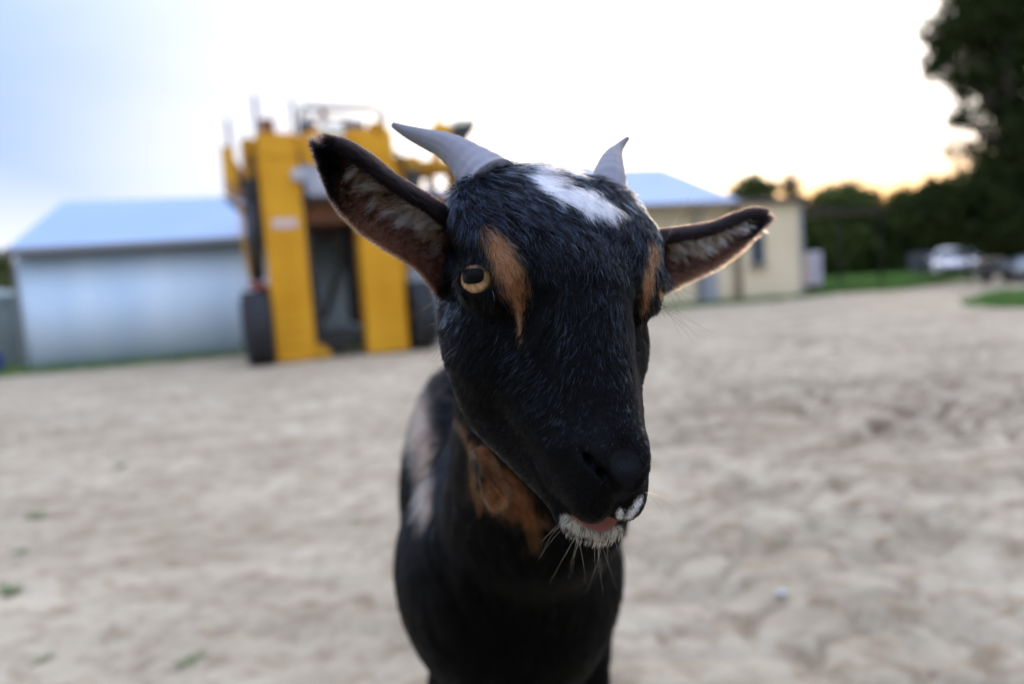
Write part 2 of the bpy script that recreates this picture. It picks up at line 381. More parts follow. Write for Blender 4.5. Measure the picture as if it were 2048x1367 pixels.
for s in (0.03, SL-.03):                                      # gable triangles
    V = [W2(sA, sd_, sn, s+k, q, z) for k in (-.02, .02) for q, z in ((0, SH), (SDp, SH), (SDp/2, SH+1.12))]
    mesh_obj('gable', V, [(0, 1, 2), (5, 4, 3), (0, 3, 4, 1), (1, 4, 5, 2), (2, 5, 3, 0)], mcorr, shed)
a0, a1 = W2(sA, sd_, sn, -.10, -.24, SH+.0), W2(sA, sd_, sn, SL+.18, -.24, SH+.06)
MB().tube([a0, a1], .085, 8).build('gutter', mgut, shed)
MB().tube([W2(sA, sd_, sn, -.06, -.20, SH), W2(sA, sd_, sn, -.06, -.07, SH-.2), W2(sA, sd_, sn, -.06, -.07, .02)], .035, 8).build('downpipe', mgut, shed)
MB().add([W2(sA, sd_, sn, s, q, z) for z in (-.05, .06) for s, q in ((-.02, -.03), (SL, -.03), (SL, .02), (-.02, .02))],
         [(0, 1, 5, 4), (1, 2, 6, 5), (2, 3, 7, 6), (3, 0, 4, 7), (4, 5, 6, 7)]).build('base_flashing', mgut, shed)

# ------------------------------------------------------------------ water tank, barrel and bush at the far left
mtank = noisy('galvanised_tank', (.17, .20, .18), (.24, .27, .24), 3, .6, .2)
tank = thing('water_tank', (-10.55, 14.0, 0), 0, 'grey-green corrugated water tank beside the left end of the shed', 'tank')
prof = [(.02, 0)]+[(1.12+.016*math.cos(z/.075*2*math.pi), z) for z in np.arange(0, 1.40, .0125)]
MB().lathe(prof, n=40).build('tank_wall', mtank, tank, True)
MB().lathe([(1.16, 1.40), (1.14, 1.44), (.5, 1.56), (.2, 1.60), (.2, 1.64), (.01, 1.64)], n=40).build('tank_lid', mtank, tank, True)
MB().tube([(.5, -1.0, .12), (.52, -1.25, .12), (.52, -1.27, .02)], .03, 8).build('outlet_pipe', mgut, tank)
bar = thing('barrel', (-9.62, 12.62, 0), 0, 'small blue plastic tub on the grass in front of the water tank', 'barrel')
mblue = mat('blue_plastic', (.02, .06, .30), .4)
MB().lathe([(.12, 0), (.15, .02), (.16, .16), (.165, .18), (.16, .30), (.15, .32)], n=20).build('tub_body', mblue, bar, True)
MB().lathe([(.16, .321), (.168, .325), (.168, .345), (.02, .36)], n=20).build('tub_lid', mblue, bar, True)

# ------------------------------------------------------------------ house on the right
mcream = noisy('cream_render', (.66, .56, .36), (.72, .62, .42), .8, .85, spec=.2)
mtrim = mat('brown_trim', (.20, .15, .10), .7); mgrey = mat('grey_paint', (.28, .29, .30), .6)
mfas = mat('dark_fascia', (.05, .045, .045), .6); mglass = mat('window_glass', (.03, .045, .055), .12, 0, .6)
house = thing('house', (0, 0, 0), 0, 'low cream farm building with pale metal hip roof right of the goat', 'house')
def hb(s0, s1, q0, q1, z0, z1, mb=None):
    mb = mb or MB()
    V = [W2(hA, hd, hn, s, q, z) for z in (z0, z1) for s, q in ((s0, q0), (s1, q0), (s1, q1), (s0, q1))]
    return mb.add(V, [(3, 2, 1, 0), (4, 5, 6, 7), (0, 1, 5, 4), (1, 2, 6, 5), (2, 3, 7, 6), (3, 0, 4, 7)])
HL, HD, HH = 8.0, 6.5, 2.90                                    # main block runs left behind the goat
hb(-5.6, 2.30, 0, HD, -.05, HH).build('wall', mcream, house)
V = [W2(hA, hd, hn, *p) for p in ((-6.0, -.45, HH), (2.35, -.45, HH), (4.8, 4.4, HH+.80), (-6.0, HD+.45, HH), (-3.6, HD/2, HH+1.64), (1.9, HD/2, HH+1.64))]
V += [v-np.array([0, 0, .06]) for v in V[:4]]
mesh_obj('roof', V, [(0, 1, 5, 4), (1, 2, 5), (2, 3, 4, 5), (3, 0, 4), (0, 6, 7, 1), (1, 7, 8, 2), (2, 8, 9, 3), (3, 9, 6, 0), (9, 8, 7, 6)], mroof, house)
hb(-6.02, 2.37, -.53, -.455, HH-.12, HH+.02).build('gutter', mtrim, house)
hb(2.30, 4.62, -.10, 5.2, -.05, 2.86).build('side_wing', mcream, house)
hb(2.22, 4.80, -.28, 5.4, 2.864, 3.02).build('flat_roof', mfas, house)
hb(2.215, 2.40, -.16, -.103, -.05, 2.80).build('corner_post', mtrim, house)
hb(4.50, 4.63, -.13, -.103, -.05, 2.85).build('corner_trim', mgrey, house)
wn = hb(2.72, 3.22, -.16, -.103, 1.05, 2.32).build('window', mgrey, house)
hb(2.77, 3.17, -.168, -.163, 1.10, 2.27).build('pane', mglass, wn)
hb(2.66, 3.28, -.22, -.103, .98, 1.045).build('sill', mtrim, wn)
MB().tube([W2(hA, hd, hn, .95, -.48, HH-.1), W2(hA, hd, hn, .95, -.08, HH-.45), W2(hA, hd, hn, .95, -.08, .0)], .06, 8).build('downpipe', mgrey, house)
hb(1.05, 1.5, -.22, -.003, .02, .95).build('meter_box', mgrey, house)
wn = hb(-.55, .45, -.05, -.003, 1.2, 2.2).build('window', mgrey, house)
hb(-.48, .38, -.058, -.053, 1.26, 2.14).build('pane', mglass, wn)
# lean-to shelter behind the wing
lean = thing('lean_to', (0, 0, 0), 0, 'dark open lean-to roof on posts beyond the cream wing', 'shelter')
V = [W2(hA, hd, hn, *p) for p in ((4.85, .6, 2.78), (8.6, .6, 2.62), (8.6, 4.8, 2.9), (4.85, 4.8, 3.0))]; V += [v-np.array([0, 0, .16]) for v in V]
mesh_obj('roof', V, [(0, 1, 2, 3), (7, 6, 5, 4), (0, 4, 5, 1), (1, 5, 6, 2), (2, 6, 7, 3), (3, 7, 4, 0)], mat('rusty_sheet', (.035, .024, .022), .6), lean)
for s, q in ((6.8, .75), (8.5, .75), (8.5, 4.6), (6.8, 4.6)): hb(s-.03, s+.03, q-.03, q+.03, -.05, 2.55).build('post', mdark, lean)
cabn = thing('gas_locker', (9.72, 22.0, 0), math.atan2(hd[1], hd[0]), 'narrow white metal locker on a dark base at the wing corner', 'locker')
MB().bbox((0, 0, .14), (.50, .45, .28), .02).build('base', mfas, cabn)
MB().bbox((0, 0, .82), (.54, .5, 1.05), .03).build('cabinet', mat('white_enamel', (.55, .55, .60), .4), cabn)
MB().box((-.02, -.262, .82), (.40, .02, .9)).build('door', mat('grey_enamel', (.38, .38, .42), .4), cabn)
# ------------------------------------------------------------------ yellow grape harvester
myel = noisy('yellow_paint', (.60, .28, .008), (.70, .36, .02), 1.5, .6, detail=8, lo=.3, hi=.7, spec=.25)
myd = noisy('dusty_yellow_paint', (.36, .17, .01), (.60, .32, .03), 3, .7, detail=8, spec=.2)
mblk = noisy('black_steel', (.012, .012, .013), (.03, .028, .026), 4, .55)
mrub = noisy('tyre_rubber', (.016, .017, .019), (.03, .03, .032), 6, .8)
mrust = noisy('rusty_orange', (.20, .07, .015), (.12, .05, .02), 4, .7)
mwht = noisy('white_plastic', (.30, .32, .35), (.46, .47, .50), 3, .4)
mlamp = mat('lamp_cover', (.75, .75, .62), .3)
mred = mat('red_paint', (.30, .04, .02), .5)
mpink = mat('faded_panel', (.50, .28, .15), .6)
H = thing('grape_harvester', (-3.35, 10.6, 0), math.radians(22), 'tall yellow straddle grape harvester parked in front of the metal shed', 'harvester')
for x0, x1 in ((-.30, .29), (1.12, 1.78)):
    mb = MB(); cxx, ww = (x0+x1)/2, x1-x0
    mb.box((cxx, .25, 1.76), (ww, .5, 3.48))
    for k in range(9): mb.box((cxx, -.012, .30+k*.2), (ww*.42, .03, .035))          # foot rungs pressed in the column
    mb.box((x0+.03, -.008, 1.76), (.04, .02, 3.4)); mb.box((x1-.03, -.008, 1.76), (.04, .02, 3.4))
    mb.box((cxx, -.008, 3.30), (ww*.9, .02, .30))
    c = mb.build('leg_column', myel, H)
MB().box((-.0, -.018, 2.14), (.36, .012, .14)).build('sticker', mat('faded_sticker', (.62, .50, .46), .5), H)
MB().lathe([(.02, -.10), (.10, -.08), (.11, .0), (.09, .0)], (.26, -.02, 2.86), 16, 'Y').build('work_lamp', mwht, H)
# frame of the tunnel
MB().box((.70, 1.9, 2.32), (.84, 3.4, .34)).build('tunnel_roof', mrust, H)
MB().box((.36, 1.7, 1.25), (.12, 2.7, 1.9)).box((.39, .36, .55), (.16, .10, .9)).build('side_curtain', mblk, H)
MB().box((1.09, .9, 1.35), (.06, .9, 1.7)).build('side_curtain', mblk, H)
MB().tube([(.93, .7, 2.2), (.93, .7, 1.62), (.56, .7, .62)], .055, 6).tube([(.93, .72, 1.7), (1.10, .72, .9)], .05, 6).tube([(.93, .7, 2.2), (.93, .7, 1.55)], .12, 6).build('picking_head', mblk, H)
MB().box((.80, .9, .30), (.66, 1.2, .16)).box((.62, .6, .16), (.30, .5, .22), ry=.3).build('catch_plate', mblk, H)
MB().prism([(.29, .02), (.52, .02), (.52, .10), (.40, .24), (.29, .24)], .3, 'Y', (0, .05, 0)).build('guide_foot', myd, H)
MB().box((.10, 2.2, 2.72), (.50, 3.3, 1.0)).box((1.44, 2.2, 2.72), (.60, 3.3, 1.0)).build('main_frame', myd, H)
# deck and operator's place
MB().box((.62, .32, 2.80), (.62, .5, .46)).tube([(.36, .06, 2.62), (.36, .06, 3.0)], .05, 8).build('header_tank', mwht, H)
MB().box((.72, .55, 3.27), (.82, .9, .44)).box((1.45, .5, 3.56), (.72, .7, .12)).prism([(.34, 3.49), (1.05, 3.49), (.98, 3.62), (.62, 3.66), (.45, 3.58)], .4, 'Y', (0, .3, 0)).build('deck', myel, H)
MB().box((.86, .08, 3.14), (.18, .05, .24)).build('vent_opening', mblk, H)
MB().box((1.05, .10, 3.16), (.14, .06, .36)).build('side_mirror', mwht, H)
MB().bbox((.86, .25, 3.58), (.36, .3, .22), .03).build('lamp_bar', mlamp, H)
MB().bbox((.52, .5, 3.70), (.26, .3, .20), .04).build('seat', mat('blue_grey_vinyl', (.07, .085, .11), .5), H)
MB().bbox((1.26, .5, 3.72), (.36, .3, .20), .04).build('console', mat('grey_plastic', (.12, .13, .14), .5), H)
MB().tube([(.43, .5, 3.5), (.45, .5, 3.96), (.52, .5, 4.02), (1.66, .5, 4.05), (1.75, .5, 3.98), (1.77, .5, 3.5)], .045, 8).tube([(.80, .5, 3.55), (.79, .5, 4.0)], .03, 6).box((1.755, .5, 3.78), (.09, .10, .46)).build('guard_rail', mat('grey_rail', (.13, .13, .15), .5), H)
MB().tube([(.80, .45, 3.6), (.79, .45, 3.98)], .045, 8).build('exhaust_stack', mrust, H)
# left flank: hopper end, strut, wing
MB().prism([(-.79, 3.36), (-.62, 3.34), (-.62, 2.72), (-.80, 2.90)], 1.6, 'Y', (0, .3, 0)).build('hopper', myel, H)
MB().prism([(-.62, 3.20), (-.50, 3.0), (-.50, 2.70), (-.62, 2.72)], 1.2, 'Y', (0, .42, 0)).build('hopper_panel', mpink, H)
MB().box((-.40, .6, 3.10), (.20, .7, .70)).box((-.42, .30, 3.30), (.10, .2, .34)).build('side_box', myd, H)
MB().box((-.42, .45, 2.70), (.22, .5, .30)).box((-.40, .55, 2.2), (.14, .3, .9)).box((-.50, .5, 2.86), (.3, .3, .06)).build('hydraulic_block', mblk, H)
MB().prism([(-.84, 2.62), (-.48, 2.40), (-.42, 2.22), (-.60, 2.36)], .35, 'Y', (0, .25, 0)).build('side_wing', mat('brown_guard', (.09, .06, .035), .6), H)
MB().tube([(-.46, .3, 1.32), (-.44, .3, 2.5)], [.115, .13], 12).tube([(-.46, .3, 1.0), (-.46, .3, 1.35)], .06, 10).build('lift_strut', mblk, H, True)
MB().box((-.48, .28, 1.22), (.26, .2, .08)).build('strut_joint', mred, H)
MB().tube([(-.60, .26, 2.5), (-.62, .26, 2.0), (-.56, .26, 1.3)], .022, 6).build('hose_guard', myel, H)
# right flank
MB().box((2.04, .5, 2.84), (.42, .7, .72)).box((2.6, .5, 3.06), (.72, .6, .16)).box((2.62, .55, 2.36), (.6, .7, .26)).box((2.92, .5, 2.7), (.12, .5, .72)).box((1.95, .8, 1.75), (.16, .3, 1.4)).build('right_frame', myd, H)
MB().box((2.10, .13, 2.82), (.26, .05, .32)).box((2.46, .3, 2.62), (.10, .2, .44)).build('engine_opening', mblk, H)
MB().lathe([(.02, 0), (.16, .01), (.17, .08), (.16, .16), (.02, .17)], (2.56, .05, 2.42), 18, 'Y').build('drive_hub', mrust, H)
MB().prism([(2.45, 3.50), (2.86, 3.46), (2.92, 3.72), (2.76, 3.80), (2.70, 3.80), (2.44, 3.68)], .5, 'Y', (0, .3, 0)).box((2.72, .5, 3.98), (.07, .07, .42)).box((2.66, .55, 3.3), (.14, .14, .5)).build('discharge_head', myel, H)
MB().prism([(2.84, 3.44), (3.08, 3.40), (3.34, 3.72), (3.34, 3.80), (2.90, 3.74)], .55, 'Y', (0, .28, 0)).build('discharge_conveyor', mblk, H)
MB().prism([(2.90, 3.745), (3.345, 3.805), (3.345, 3.87), (2.96, 3.86)], .56, 'Y', (0, .27, 0)).build('conveyor_cover', mlamp, H)
mant = mat('grey_aerial', (.12, .12, .13), .5)
for x_, y_, z0, z1 in ((-.24, .4, 3.5, 4.15), (-.66, .5, 3.34, 3.80), (.35, .7, 3.5, 4.2)): MB().tube([(x_, y_, z0), (x_, y_, z1)], .03, 6).build('aerial', mant, H)
MB().box((2.36, 1.5, 1.95), (1.0, 1.0, .95)).box((2.2, 1.6, 2.75), (.5, .8, .4)).box((2.02, 1.2, 2.2), (.3, .5, 1.6)).build('engine', mblk, H)
MB().box((2.48, .62, 2.16), (.62, .5, .44)).build('engine_cover', myd, H)
MB().box((2.30, .45, 3.02), (.5, .4, .26)).build('engine_cover', myd, H)
for q_ in (([(.30, .05, 2.1), (.34, .0, 2.6), (.30, .04, 3.1), (.36, .2, 3.4)], .03), ([(1.05, .0, 2.2), (1.02, -.05, 2.7), (1.08, .1, 3.2)], .03), ([(1.72, .1, 3.3), (1.9, .05, 3.2), (2.05, .1, 2.7), (2.0, .1, 1.8)], .035), ([(-.36, .15, 3.2), (-.38, .1, 2.6), (-.33, .12, 2.0)], .03)):
    MB().tube(*q_, 6).build('hose', mblk, H)
MB().box((.86, .5, 3.86), (.66, .04, .04)).build('rail_bar', mrust, H)
MB().bbox((1.60, .3, 3.62), (.26, .3, .26), .03).build('tool_box', myd, H)
MB().lathe([(.02, 0), (.10, .0), (.11, .05), (.11, .26), (.02, .28)], (-.10, .3, 3.50), 14).build('beacon_base', mrust, H)
MB().box((.70, .1, 2.50), (.86, .3, .05)).build('step_plate', mblk, H)
# wheels
def wheel(parent, x, y, z, R, wd, m_t, m_r, lug=True):
    mb = MB(); h = wd/2
    mb.lathe([(R*.55, -h*.8), (R*.80, -h), (R*.93, -h*.9), (R*.985, -h*.55), (R, 0), (R*.985, h*.55), (R*.93, h*.9), (R*.80, h), (R*.55, h*.8)], n=40, axis='X')
    if lug:
        for k in range(20):
            a = 2*math.pi*k/20
            for s in (-1, 1):
                aa = a + (.08 if s > 0 else -.08); c = np.array([s*h*.5, (R*.995)*math.cos(aa), (R*.995)*math.sin(aa)])
                u = np.array([1, 0, 0]); tt = np.array([0, -math.sin(aa), math.cos(aa)]); rr = np.array([0, math.cos(aa), math.sin(aa)])
                d = (u*s*.75+tt*.65); d /= np.linalg.norm(d); e = np.cross(rr, d)
                V = [c+d*p_*h*.55+e*q_*R*.045+rr*r_*R*.03 for r_ in (-1, 1) for p_, q_ in ((-1, -1), (1, -1), (1, 1), (-1, 1))]
                mb.add(V, [(3, 2, 1, 0), (4, 5, 6, 7), (0, 1, 5, 4), (1, 2, 6, 5), (2, 3, 7, 6), (3, 0, 4, 7)])
    wo = mb.build('wheel', m_t, parent, False); wo.location = (x, y, z)
    MB().lathe([(R*.10, -h*.95), (R*.14, -h*.95), (R*.2, -h*.5), (R*.5, -h*.55), (R*.57, -h*.82), (R*.57, h*.82), (R*.5, h*.55), (R*.2, h*.5), (R*.1, h*.95)], n=28, axis='X').build('rim', m_r, wo, True)
    return wo
for x_, y_ in ((-.53, .25), (2.08, .30), (-.53, 3.2), (2.08, 3.2)): wheel(H, x_, y_, .565, .565, .40, mrub, myd)
MB().box((-.34, .5, .62), (.10, .3, 1.2)).build('axle_leg', mblk, H)
MB().box((1.84, .5, .62), (.08, .3, 1.2)).build('axle_leg', mblk, H)

# ------------------------------------------------------------------ parked cars at the far right
def car(name, loc, rz, label, paint, group):
    root = thing(name, loc, rz, label, 'car', group)
    L, Wd = 4.1, 1.70
    xs = [-2.05, -1.98, -1.7, -1.0, -.35, .25, 1.0, 1.55, 1.9, 2.03]              # front at -x
    belt = [.62, .72, .80, .90, .93, .95, .97, .96, .90, .70]
    low = [.42, .30, .24, .22, .22, .22, .22, .24, .30, .42]
    hw = [.60, .74, .82, .85, .86, .86, .86, .84, .80, .70]
    V, Fc = [], []
    for x_, bz, lz, h_ in zip(xs, belt, low, hw):
        for sgn in (1, -1):
            pass
        ring = [(-h_*.92, lz), (-h_, lz+.18), (-h_*1.0, bz-.12), (-h_*.94, bz), (-h_*.5, bz+.025), (h_*.5, bz+.025), (h_*.94, bz), (h_, bz-.12), (h_, lz+.18), (h_*.92, lz)]
        V += [(x_, a, c_) for a, c_ in ring]
    n = 10
    for i in range(len(xs)-1):
        for k in range(n): Fc.append((i*n+k, (i+1)*n+k, (i+1)*n+(k+1) % n, i*n+(k+1) % n))
    Fc += [tuple(range(n)), tuple(range(len(xs)*n-1, (len(xs)-1)*n-1, -1))]
    body = mesh_obj('body', V, Fc, paint, root, True)
    # cabin: roof over glass
    cab = [(-.95, .91, .78), (-.30, 1.34, .62), (.10, 1.43, .60), (.95, 1.42, .60), (1.45, 1.30, .60), (1.85, .95, .74)]
    V, Fc = [], []
    for x_, z_, h_ in cab:
        bz = .90
        V += [(x_, -.80, bz), (x_, -h_, max(z_-.05, bz)), (x_, -h_*.8, z_), (x_, h_*.8, z_), (x_, h_, max(z_-.05, bz)), (x_, .80, bz)]
    n = 6
    for i in range(len(cab)-1):
        for k in range(n-1): Fc.append((i*n+k, (i+1)*n+k, (i+1)*n+k+1, i*n+k+1))
    Fc += [tuple(range(n)), tuple(range(len(cab)*n-1, (len(cab)-1)*n-1, -1))]
    mesh_obj('cabin_glass', V, Fc, mglass, root, True)
    V, Fc = [], []
    rf = [(-.28, 1.355, .60), (.10, 1.445, .61), (.95, 1.435, .61), (1.42, 1.325, .60)]
    for x_, z_, h_ in rf: V += [(x_, -h_, z_-.05), (x_, -h_*.8, z_), (x_, h_*.8, z_), (x_, h_, z_-.05), (x_, h_*.7, z_-.07), (x_, -h_*.7, z_-.07)]
    for i in range(len(rf)-1):
        for k in range(6): Fc.append((i*6+k, (i+1)*6+k, (i+1)*6+(k+1) % 6, i*6+(k+1) % 6))
    Fc += [tuple(range(6)), tuple(range(23, 17, -1))]
    mesh_obj('roof_panel', V, Fc, paint, root, True)
    for s in (-1, 1):
        for p_, r_ in (([(-.95, s*.79, .92), (-.30, s*.625, 1.33)], .03), ([(.40, s*.81, .93), (.42, s*.615, 1.40)], .035), ([(1.85, s*.75, .95), (1.42, s*.605, 1.30)], .045)):
            MB().tube(p_, r_, 6).build('roof_pillar', paint, root)
    for x_ in (-1.28, 1.28):
        for y_ in (-.76, .76):
            wo = wheel(root, 0, 0, 0, .31, .20, mrub, mat('alloy', (.35, .35, .37), .35, .6), False); wo.location = (x_, y_, .31); wo.rotation_euler = (0, 0, math.pi/2)
    for y_ in (-.58, .58): MB().bbox((-1.985, y_, .66), (.10, .26, .14), .03).build('headlight', mat('headlight_glass', (.10, .12, .14), .1), root)
    for y_ in (-.62, .62): MB().bbox((1.97, y_, .78), (.10, .2, .18), .03).build('tail_light', mred, root)
    for y_ in (-.93, .93): MB().bbox((-.75, y_, .98), (.10, .18, .12), .03).build('wing_mirror', paint, root)
    MB().box((-2.03, 0, .42), (.06, 1.1, .14)).build('grille', mblk, root)
    root.scale = (.92, .92, .86); return root
mcarw = mat('white_car_paint', (.60, .60, .62), .25); mcarw.node_tree.nodes['Principled BSDF'].inputs['Coat Weight'].default_value = .6
mcars = mat('silver_car_paint', (.42, .46, .52), .3, .3)
g1 = ground_at(1932, 557); g2 = ground_at(2040, 563)
car('parked_car', (g1[0]+.6, g1[1]+1.6, .0), math.radians(58), 'white car parked at the wood edge, left of the two cars', mcarw, 'cars parked by the trees')
car('parked_car', (g2[0]+1.1, g2[1]+.9, .0), math.radians(22), 'silver car with its sloping bonnet reaching in from the picture edge', mcars, 'cars parked by the trees')
g3 = ground_at(1862, 552)
tb = thing('trailer', (g3[0], g3[1], 0), .3, 'small dark box trailer standing left of the white car', 'trailer')
MB().bbox((0, 0, .72), (1.15, 1.6, .85), .04).build('box', mat('dark_blue_grey', (.03, .035, .045), .5), tb)
for s in (-.62, .62): wheel(tb, s, 0, .29, .29, .16, mrub, mgrey, False)
MB().tube([(0, -.8, .38), (0, -1.6, .36)], .04, 6).build('drawbar', mblk, tb)

# ------------------------------------------------------------------ trees
def leaf_mat(name, c1, c2):
    m = bpy.data.materials.new(name); m.use_nodes = True; t = m.node_tree; t.nodes.clear()
    o_ = N(t, 'ShaderNodeOutputMaterial'); a = N(t, 'ShaderNodeAttribute'); a.attribute_name = 'tint'
    mxx = N(t, 'ShaderNodeMix', data_type='RGBA'); mxx.inputs['A'].default_value = (*c1, 1); mxx.inputs['B'].default_value = (*c2, 1)
    t.links.new(a.outputs['Fac'], mxx.inputs['Factor'])
    d = N(t, 'ShaderNodeBsdfDiffuse'); tr = N(t, 'ShaderNodeBsdfTranslucent'); ms = N(t, 'ShaderNodeMixShader'); ms.inputs[0].default_value = .25
    t.links.new(mxx.outputs['Result'], d.inputs[0]); t.links.new(mxx.outputs['Result'], tr.inputs[0])
    t.links.new(d.outputs[0], ms.inputs[1]); t.links.new(tr.outputs[0], ms.inputs[2]); t.links.new(ms.outputs[0], o_.inputs[0]); return m
mleafD = leaf_mat('dark_needles', (.020, .031, .011), (.055, .074, .024))
mleafG = leaf_mat('green_leaves', (.042, .068, .020), (.105, .135, .042))
mleafW = leaf_mat('olive_leaves', (.055, .060, .025), (.12, .11, .05))
mbark = noisy('bark', (.035, .026, .02), (.08, .06, .045), 6, .9, stretch=(1, 1, .2))
def foliage(name, lobes, n, size, m, parent, gap=.0, k=6, spread=.9, seed=0):
    vol = np.array([r[0]*r[1]*r[2] for c_, r in lobes])**.8; pick = rng.choice(len(lobes), n, p=vol/vol.sum())
    C = np.array([c_ for c_, r in lobes])[pick]; R = np.array([r for c_, r in lobes])[pick]
    d = rng.normal(size=(n, 3)); d /= np.linalg.norm(d, axis=1)[:, None]
    rad = rng.random(n)**.42; rad *= 1+.28*vnoise(C+d*R*1.0/np.maximum(R.mean(1)*.45, .2)[:, None], 3+seed)
    p = C + d*R*rad[:, None]
    if gap: p = p[vnoise(p/np.mean(R)*2.6, 9+seed) > -1+gap]
    n = len(p); tint = np.clip(.5+.5*vnoise(p/np.mean(R)*3, 4)+rng.normal(0, .2, n), 0, 1)
    q = (p[:, None, :] + rng.normal(0, size*spread, (n, k, 3))).reshape(-1, 3); tt = np.repeat(tint, k)
    a = rng.normal(size=q.shape); a /= np.linalg.norm(a, axis=1)[:, None]; b_ = np.cross(a, rng.normal(size=q.shape)); b_ /= np.linalg.norm(b_, axis=1)[:, None]
    s = (size*(.5+rng.random(len(q))))[:, None]
    V = np.stack([q-a*s, q-b_*s*.45, q+a*s, q+b_*s*.45], 1).reshape(-1, 3)
    o = np_mesh(name, V, np.arange(len(V)).reshape(-1, 4), m, parent, False)
    at = o.data.attributes.new('tint', 'FLOAT', 'FACE'); at.data.foreach_set('value', tt.astype(np.float32)); return o
def trunk(parent, base, top, r0, limbs):
    mb = MB(); base, top = np.array(base, float), np.array(top, float)
    pts = [base+(top-base)*t_+np.array([math.sin(t_*5)*.08, math.cos(t_*4)*.06, 0])*r0*4*t_ for t_ in np.linspace(0, 1, 7)]
    pts[0] = pts[0]-np.array([0, 0, .1])
    mb.tube(pts, [r0*(1-.8*t_) for t_ in np.linspace(0, 1, 7)], 9)
    for e in limbs:
        e = np.array(e, float); t_ = np.clip((e[2]-base[2])/(top[2]-base[2]+1e-6)*.75, .15, .9); s = base+(top-base)*t_
        mb.tube([s, s*.5+e*.5+np.array([0, 0, .15]), e], [r0*.4*(1-t_*.5), r0*.25, r0*.06], 6)
    return mb.build('trunk', mbark, parent, True)
def tree(name, label, lobes_px, depth, n, size, m, group=None, gap=0, base_px=None, r0=.16, thick=.9, seed=0):
    """lobes given as sightings (px, py, half-width, half-height, depth offset) of a crown standing depth metres away"""
    lob = []
    for L in lobes_px:
        d_ = depth+(L[4] if len(L) > 4 else 0); s = d_/F_PX
        lob.append((P(L[0], L[1], d_), (L[2]*s, max(L[2], L[3])*s*thick, L[3]*s)))
    bx = base_px if base_px is not None else lobes_px[-1][0]
    c0 = lob[-1][0]; b0 = np.array([P(bx, 560, depth)[0], c0[1], 0.0])
    root = thing(name, b0, 0, label, 'tree', group)
    lob = [(c_-b0, r_) for c_, r_ in lob]
    top = max((c_[2]+.3*r_[2] for c_, r_ in lob))
    foliage('crown', lob, n, size, m, root, gap, seed=seed)
    trunk(root, (0, 0, 0), (lob[0][0][0]*.5, lob[0][0][1]*.5, max(top, 1.0)), r0, [c_ for c_, r_ in lob])
    return root
# the big dark tree that fills the right edge
tree('conifer_tree', 'huge near-black tree filling the right edge above the cars',
     [(1985, 30, 95, 70), (1905, 65, 66, 40), (1885, 128, 45, 38), (1925, 235, 34, 22), (1905, 385, 60, 40), (1850, 430, 60, 40), (2050, 110, 110, 90), (1935, 165, 40, 42), (1945, -50, 70, 60), (2030, -60, 100, 80),
      (2045, 270, 75, 120), (2010, 215, 40, 24), (2020, 345, 70, 60), (1955, 395, 70, 55), (2040, 440, 90, 70), (1975, 470, 70, 50)],
     21.0, 11000, .08, mleafD, base_px=2035, r0=.35, seed=2)
tree('sapling', 'thin wispy tree with sparse leaves poking out left of the huge dark tree',
     [(1872, 270, 16, 10), (1905, 292, 34, 26), (1940, 305, 36, 30), (1935, 395, 34, 60)], 23.0, 420, .05, mleafW, gap=.75, base_px=1950, r0=.05, seed=5)
GT = 'trees of the wood edge'
tree('broadleaf_tree', 'dark tree straight behind the lean-to roof', [(1640, 430, 62, 45), (1690, 420, 60, 42), (1660, 500, 80, 65)], 42, 2600, .16, mleafG, GT, gap=.2, seed=11)
tree('broadleaf_tree', 'loose olive-green crown rising just right of the lean-to roof', [(1690, 392, 55, 26), (1735, 405, 34, 28), (1710, 470, 60, 70)], 44, 1300, .15, mleafW, GT, gap=.5, seed=12)
tree('broadleaf_tree', 'narrow dark tree with a knob-like top between the lean-to and the trailer', [(1800, 402, 28, 26), (1795, 455, 45, 50), (1790, 515, 60, 50)], 43, 2200, .15, mleafG, GT, gap=.15, seed=13)
tree('broadleaf_tree', 'broad dark tree behind the small trailer', [(1855, 415, 62, 45), (1880, 470, 80, 70), (1860, 525, 70, 40)], 40, 3000, .16, mleafD, GT, gap=.1, seed=14)
tree('broadleaf_tree', 'low bushy tree in the gap over the green lawn', [(1740, 450, 70, 40), (1735, 510, 75, 55)], 45, 2600, .16, mleafD, GT, seed=15)
tree('broadleaf_tree', 'dark tree standing behind the two cars', [(1940, 430, 60, 60), (2010, 420, 80, 80), (1985, 500, 90, 60)], 38, 3200, .16, mleafD, GT, seed=16)
GB = 'trees behind the cream house'
tree('round_tree', 'round dark green treetop right behind the cream wing', [(1505, 386, 46, 38), (1505, 450, 40, 60)], 40, 1200, .13, mleafG, GB, gap=.1, seed=21)
tree('slender_tree', 'small see-through treetop between the round tree and the lean-to', [(1580, 372, 20, 26), (1582, 420, 24, 50)], 46, 380, .13, mleafW, GB, gap=.6, seed=22)
tree('slender_tree', 'bushy treetop peeping over the house roof between the horns', [(1165, 345, 34, 20), (1165, 420, 30, 60)], 50, 300, .14, mleafW, GB, gap=.4, seed=23)
tree('bush', 'leafy bush behind the water tank at the far left', [(2, 528, 20, 28), (-20, 600, 50, 80)], 17.5, 900, .07, mleafG, None, gap=.2, r0=.06, seed=24)

